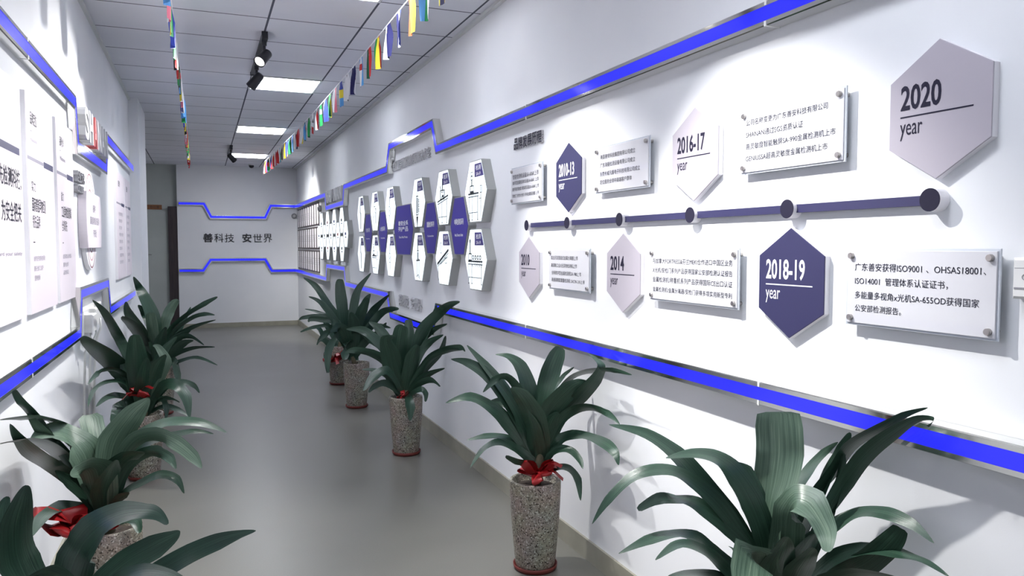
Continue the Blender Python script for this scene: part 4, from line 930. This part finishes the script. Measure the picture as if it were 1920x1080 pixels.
# ---------------------------------------------------------------- plants
def cr(p0, p1, p2, p3, t):
    return 0.5*((2*p1) + (p2-p0)*t + (2*p0-5*p1+4*p2-p3)*t*t + (3*p1-p0-3*p2+p3)*t*t*t)
def leaf_mesh(row, rnd):
    """row: spine points and half width vectors in mm"""
    n = len(row)//6
    S = [Vector(row[i*6:i*6+3])/1000 for i in range(n)]; W = [Vector(row[i*6+3:i*6+6])/1000 for i in range(n)]
    def get(A, i): return A[max(0, min(n-1, i))]
    steps = 5; pts = []
    for i in range(n-1):
        for k in range(steps):
            t = k/steps
            pts.append((cr(get(S,i-1), get(S,i), get(S,i+1), get(S,i+2), t), W[i].lerp(W[i+1], t)))
    pts.append((S[-1], W[-1]*0.6))
    me = bpy.data.meshes.new('leaf'); v = []; f = []; uvs = []
    us = (-1, -0.55, 0, 0.55, 1); fold = rnd.uniform(0.08, 0.2); ph = rnd.uniform(0, 6)
    m = len(pts)
    for i, (p, w) in enumerate(pts):
        T = (pts[min(i+1, m-1)][0] - pts[max(i-1, 0)][0])
        nrm = T.cross(w)
        if nrm.length < 1e-9: nrm = Vector((0, 0, 1))
        nrm.normalize()
        if nrm.z < 0: nrm = -nrm
        hw = w.length
        for u in us:
            wav = 0.07*hw*math.sin(i*0.55+ph+u*1.3)*abs(u)
            v.append(p + w*u + nrm*(fold*hw*(abs(u)**1.4) + wav)); uvs.append((u*0.5+0.5, i/(m-1)))
    k = len(us)
    for i in range(m-1):
        for j in range(k-1): f.append((i*k+j, i*k+j+1, (i+1)*k+j+1, (i+1)*k+j))
    me.from_pydata(v, [], f); ul = me.uv_layers.new(name='UVMap')
    for l in me.loops: ul.data[l.index].uv = uvs[l.vertex_index]
    for p in me.polygons: p.use_smooth = True
    me.update()
    return me

def ribbon_bow(parent, at, scale, seed, loops=8):
    """crumpled satin bow: flattened loops, a knot and two loose tails"""
    rnd = random.Random(seed); b = MB()
    for k in range(loops):
        a = k*2*PI/loops + rnd.uniform(-0.4, 0.4); L = scale*rnd.uniform(0.65, 1.15); wd = scale*rnd.uniform(0.5, 0.75); lift = rnd.uniform(-0.2, 1.0)
        d = Vector((math.cos(a), math.sin(a), lift)).normalized(); s = d.cross(Vector((rnd.uniform(-.5, .5), rnd.uniform(-.5, .5), 1))).normalized(); u = s.cross(d)
        base = len(b.v); n = 14; sg = 1 if rnd.random() < 0.5 else -1
        for i in range(n+1):
            t = i/n*2*PI
            q = Vector(at) + d*(L*0.5*(1-math.cos(t))) + u*(L*0.15*math.sin(t)*sg)
            wv = (s + d*0.35*math.sin(2*t+k))*wd*(0.3+0.7*math.sin(t/2)); cr_ = u*scale*0.05*math.sin(t*3+k*2)
            b.v += [tuple(q-wv*0.5+cr_), tuple(q-cr_), tuple(q+wv*0.5+cr_)]
        for i in range(n):
            for j in (0, 1): b.face((base+3*i+j, base+3*i+j+1, base+3*i+j+4, base+3*i+j+3))
    for k in range(2):
        a = rnd.uniform(3.6, 5.8); d = Vector((math.cos(a), math.sin(a), 0)); s = Vector((-d.y, d.x, 0.3)); base = len(b.v)
        for i in range(8):
            q = Vector(at) + d*(scale*0.17*i) + Vector((0, 0, scale*(0.30*math.sin(i*0.55) + 0.10*(1-k)*i))); b.v += [tuple(q-s*scale*0.13), tuple(q+s*scale*0.13)]
        for i in range(7): b.face((base+2*i, base+2*i+1, base+2*i+3, base+2*i+2))
    b.lathe([(0.0, -0.18*scale), (0.14*scale, -0.12*scale), (0.16*scale, 0.0), (0.13*scale, 0.13*scale), (0.0, 0.17*scale)], 12, at=tuple(at))
    return b.build('ribbon_bow', red_ribbon, parent, True)

POT = [(0.0, 0.012), (0.080, 0.012), (0.089, 0.016), (0.094, 0.03), (0.101, 0.10), (0.110, 0.20), (0.117, 0.30), (0.1205, 0.38), (0.121, 0.418), (0.119, 0.425), (0.110, 0.426), (0.107, 0.42), (0.104, 0.385), (0.0, 0.384)]
def plant(key, label, bow=None, pale_leaves=()):
    gx, gy, rows = PLANT_DATA[key]
    t = thing('potted_plant', label, 'potted plant', (gx, gy, 0), None, 'leafy plants in terrazzo pots along both walls')
    rnd = random.Random(key)
    MB().lathe(POT, 48).build('pot', terrazzo, t, True)
    MB().lathe([(0.0, 0.0), (0.094, 0.0), (0.103, 0.012), (0.105, 0.026), (0.101, 0.026), (0.097, 0.013), (0.0, 0.0125)], 40).build('saucer', saucer_m, t, True)
    MB().lathe([(0.0, 0.3845), (0.1035, 0.3845), (0.09, 0.393), (0.04, 0.40), (0.0, 0.402)], 32).build('soil', soil_m, t, True)
    cx = sum(r[0] for r in rows)/len(rows)/1000; cy = sum(r[1] for r in rows)/len(rows)/1000; cz = max(0.43, sum(r[2] for r in rows)/len(rows)/1000)
    MB().tube([(0, 0, 0.39), (cx*0.5, cy*0.5, (0.39+cz)/2), (cx, cy, cz+0.03)], [0.026, 0.024, 0.018], 12).build('cane', cane_m, t, True)
    for i, r in enumerate(rows):
        r = list(r); 
        me = leaf_mesh(r, rnd); me.materials.append(leaf_pale_sheen if i in pale_leaves else leaf_green)
        link('leaf', me, t)
    if bow: ribbon_bow(t, *bow)
    return t
plant('R1', 'big leafy plant nearest the camera along the right wall, pot out of view', pale_leaves=(5, 8, 16))
plant('R2', 'leafy plant with red bow in a terrazzo pot, second along the right wall', ((0.0, -0.03, 0.455), 0.10, 3))
plant('R3', 'leafy plant in a pot on a red saucer, third along the right wall', ((-0.03, -0.05, 0.43), 0.05, 5, 4))
plant('R4', 'leafy plant in a terrazzo pot, fourth along the right wall')
plant('R5', 'farthest leafy plant on the right, half hidden, red bow at its pot', ((-0.06, -0.13, 0.29), 0.13, 8))
plant('L1', 'plant in the lower left picture corner, only broad drooping leaves showing')
plant('L2', 'leafy plant with a big red bow, second along the left wall', ((-0.11, -0.09, 0.45), 0.15, 11, 8), pale_leaves=(2, 6, 7, 10, 13))
plant('L3', 'leafy plant under the sockets, third along the left wall', ((-0.02, -0.06, 0.56), 0.09, 15, 5), pale_leaves=(6,))
plant('L4', 'farthest leafy plant on the left, next to the wall corner', pale_leaves=(1, 2, 3))
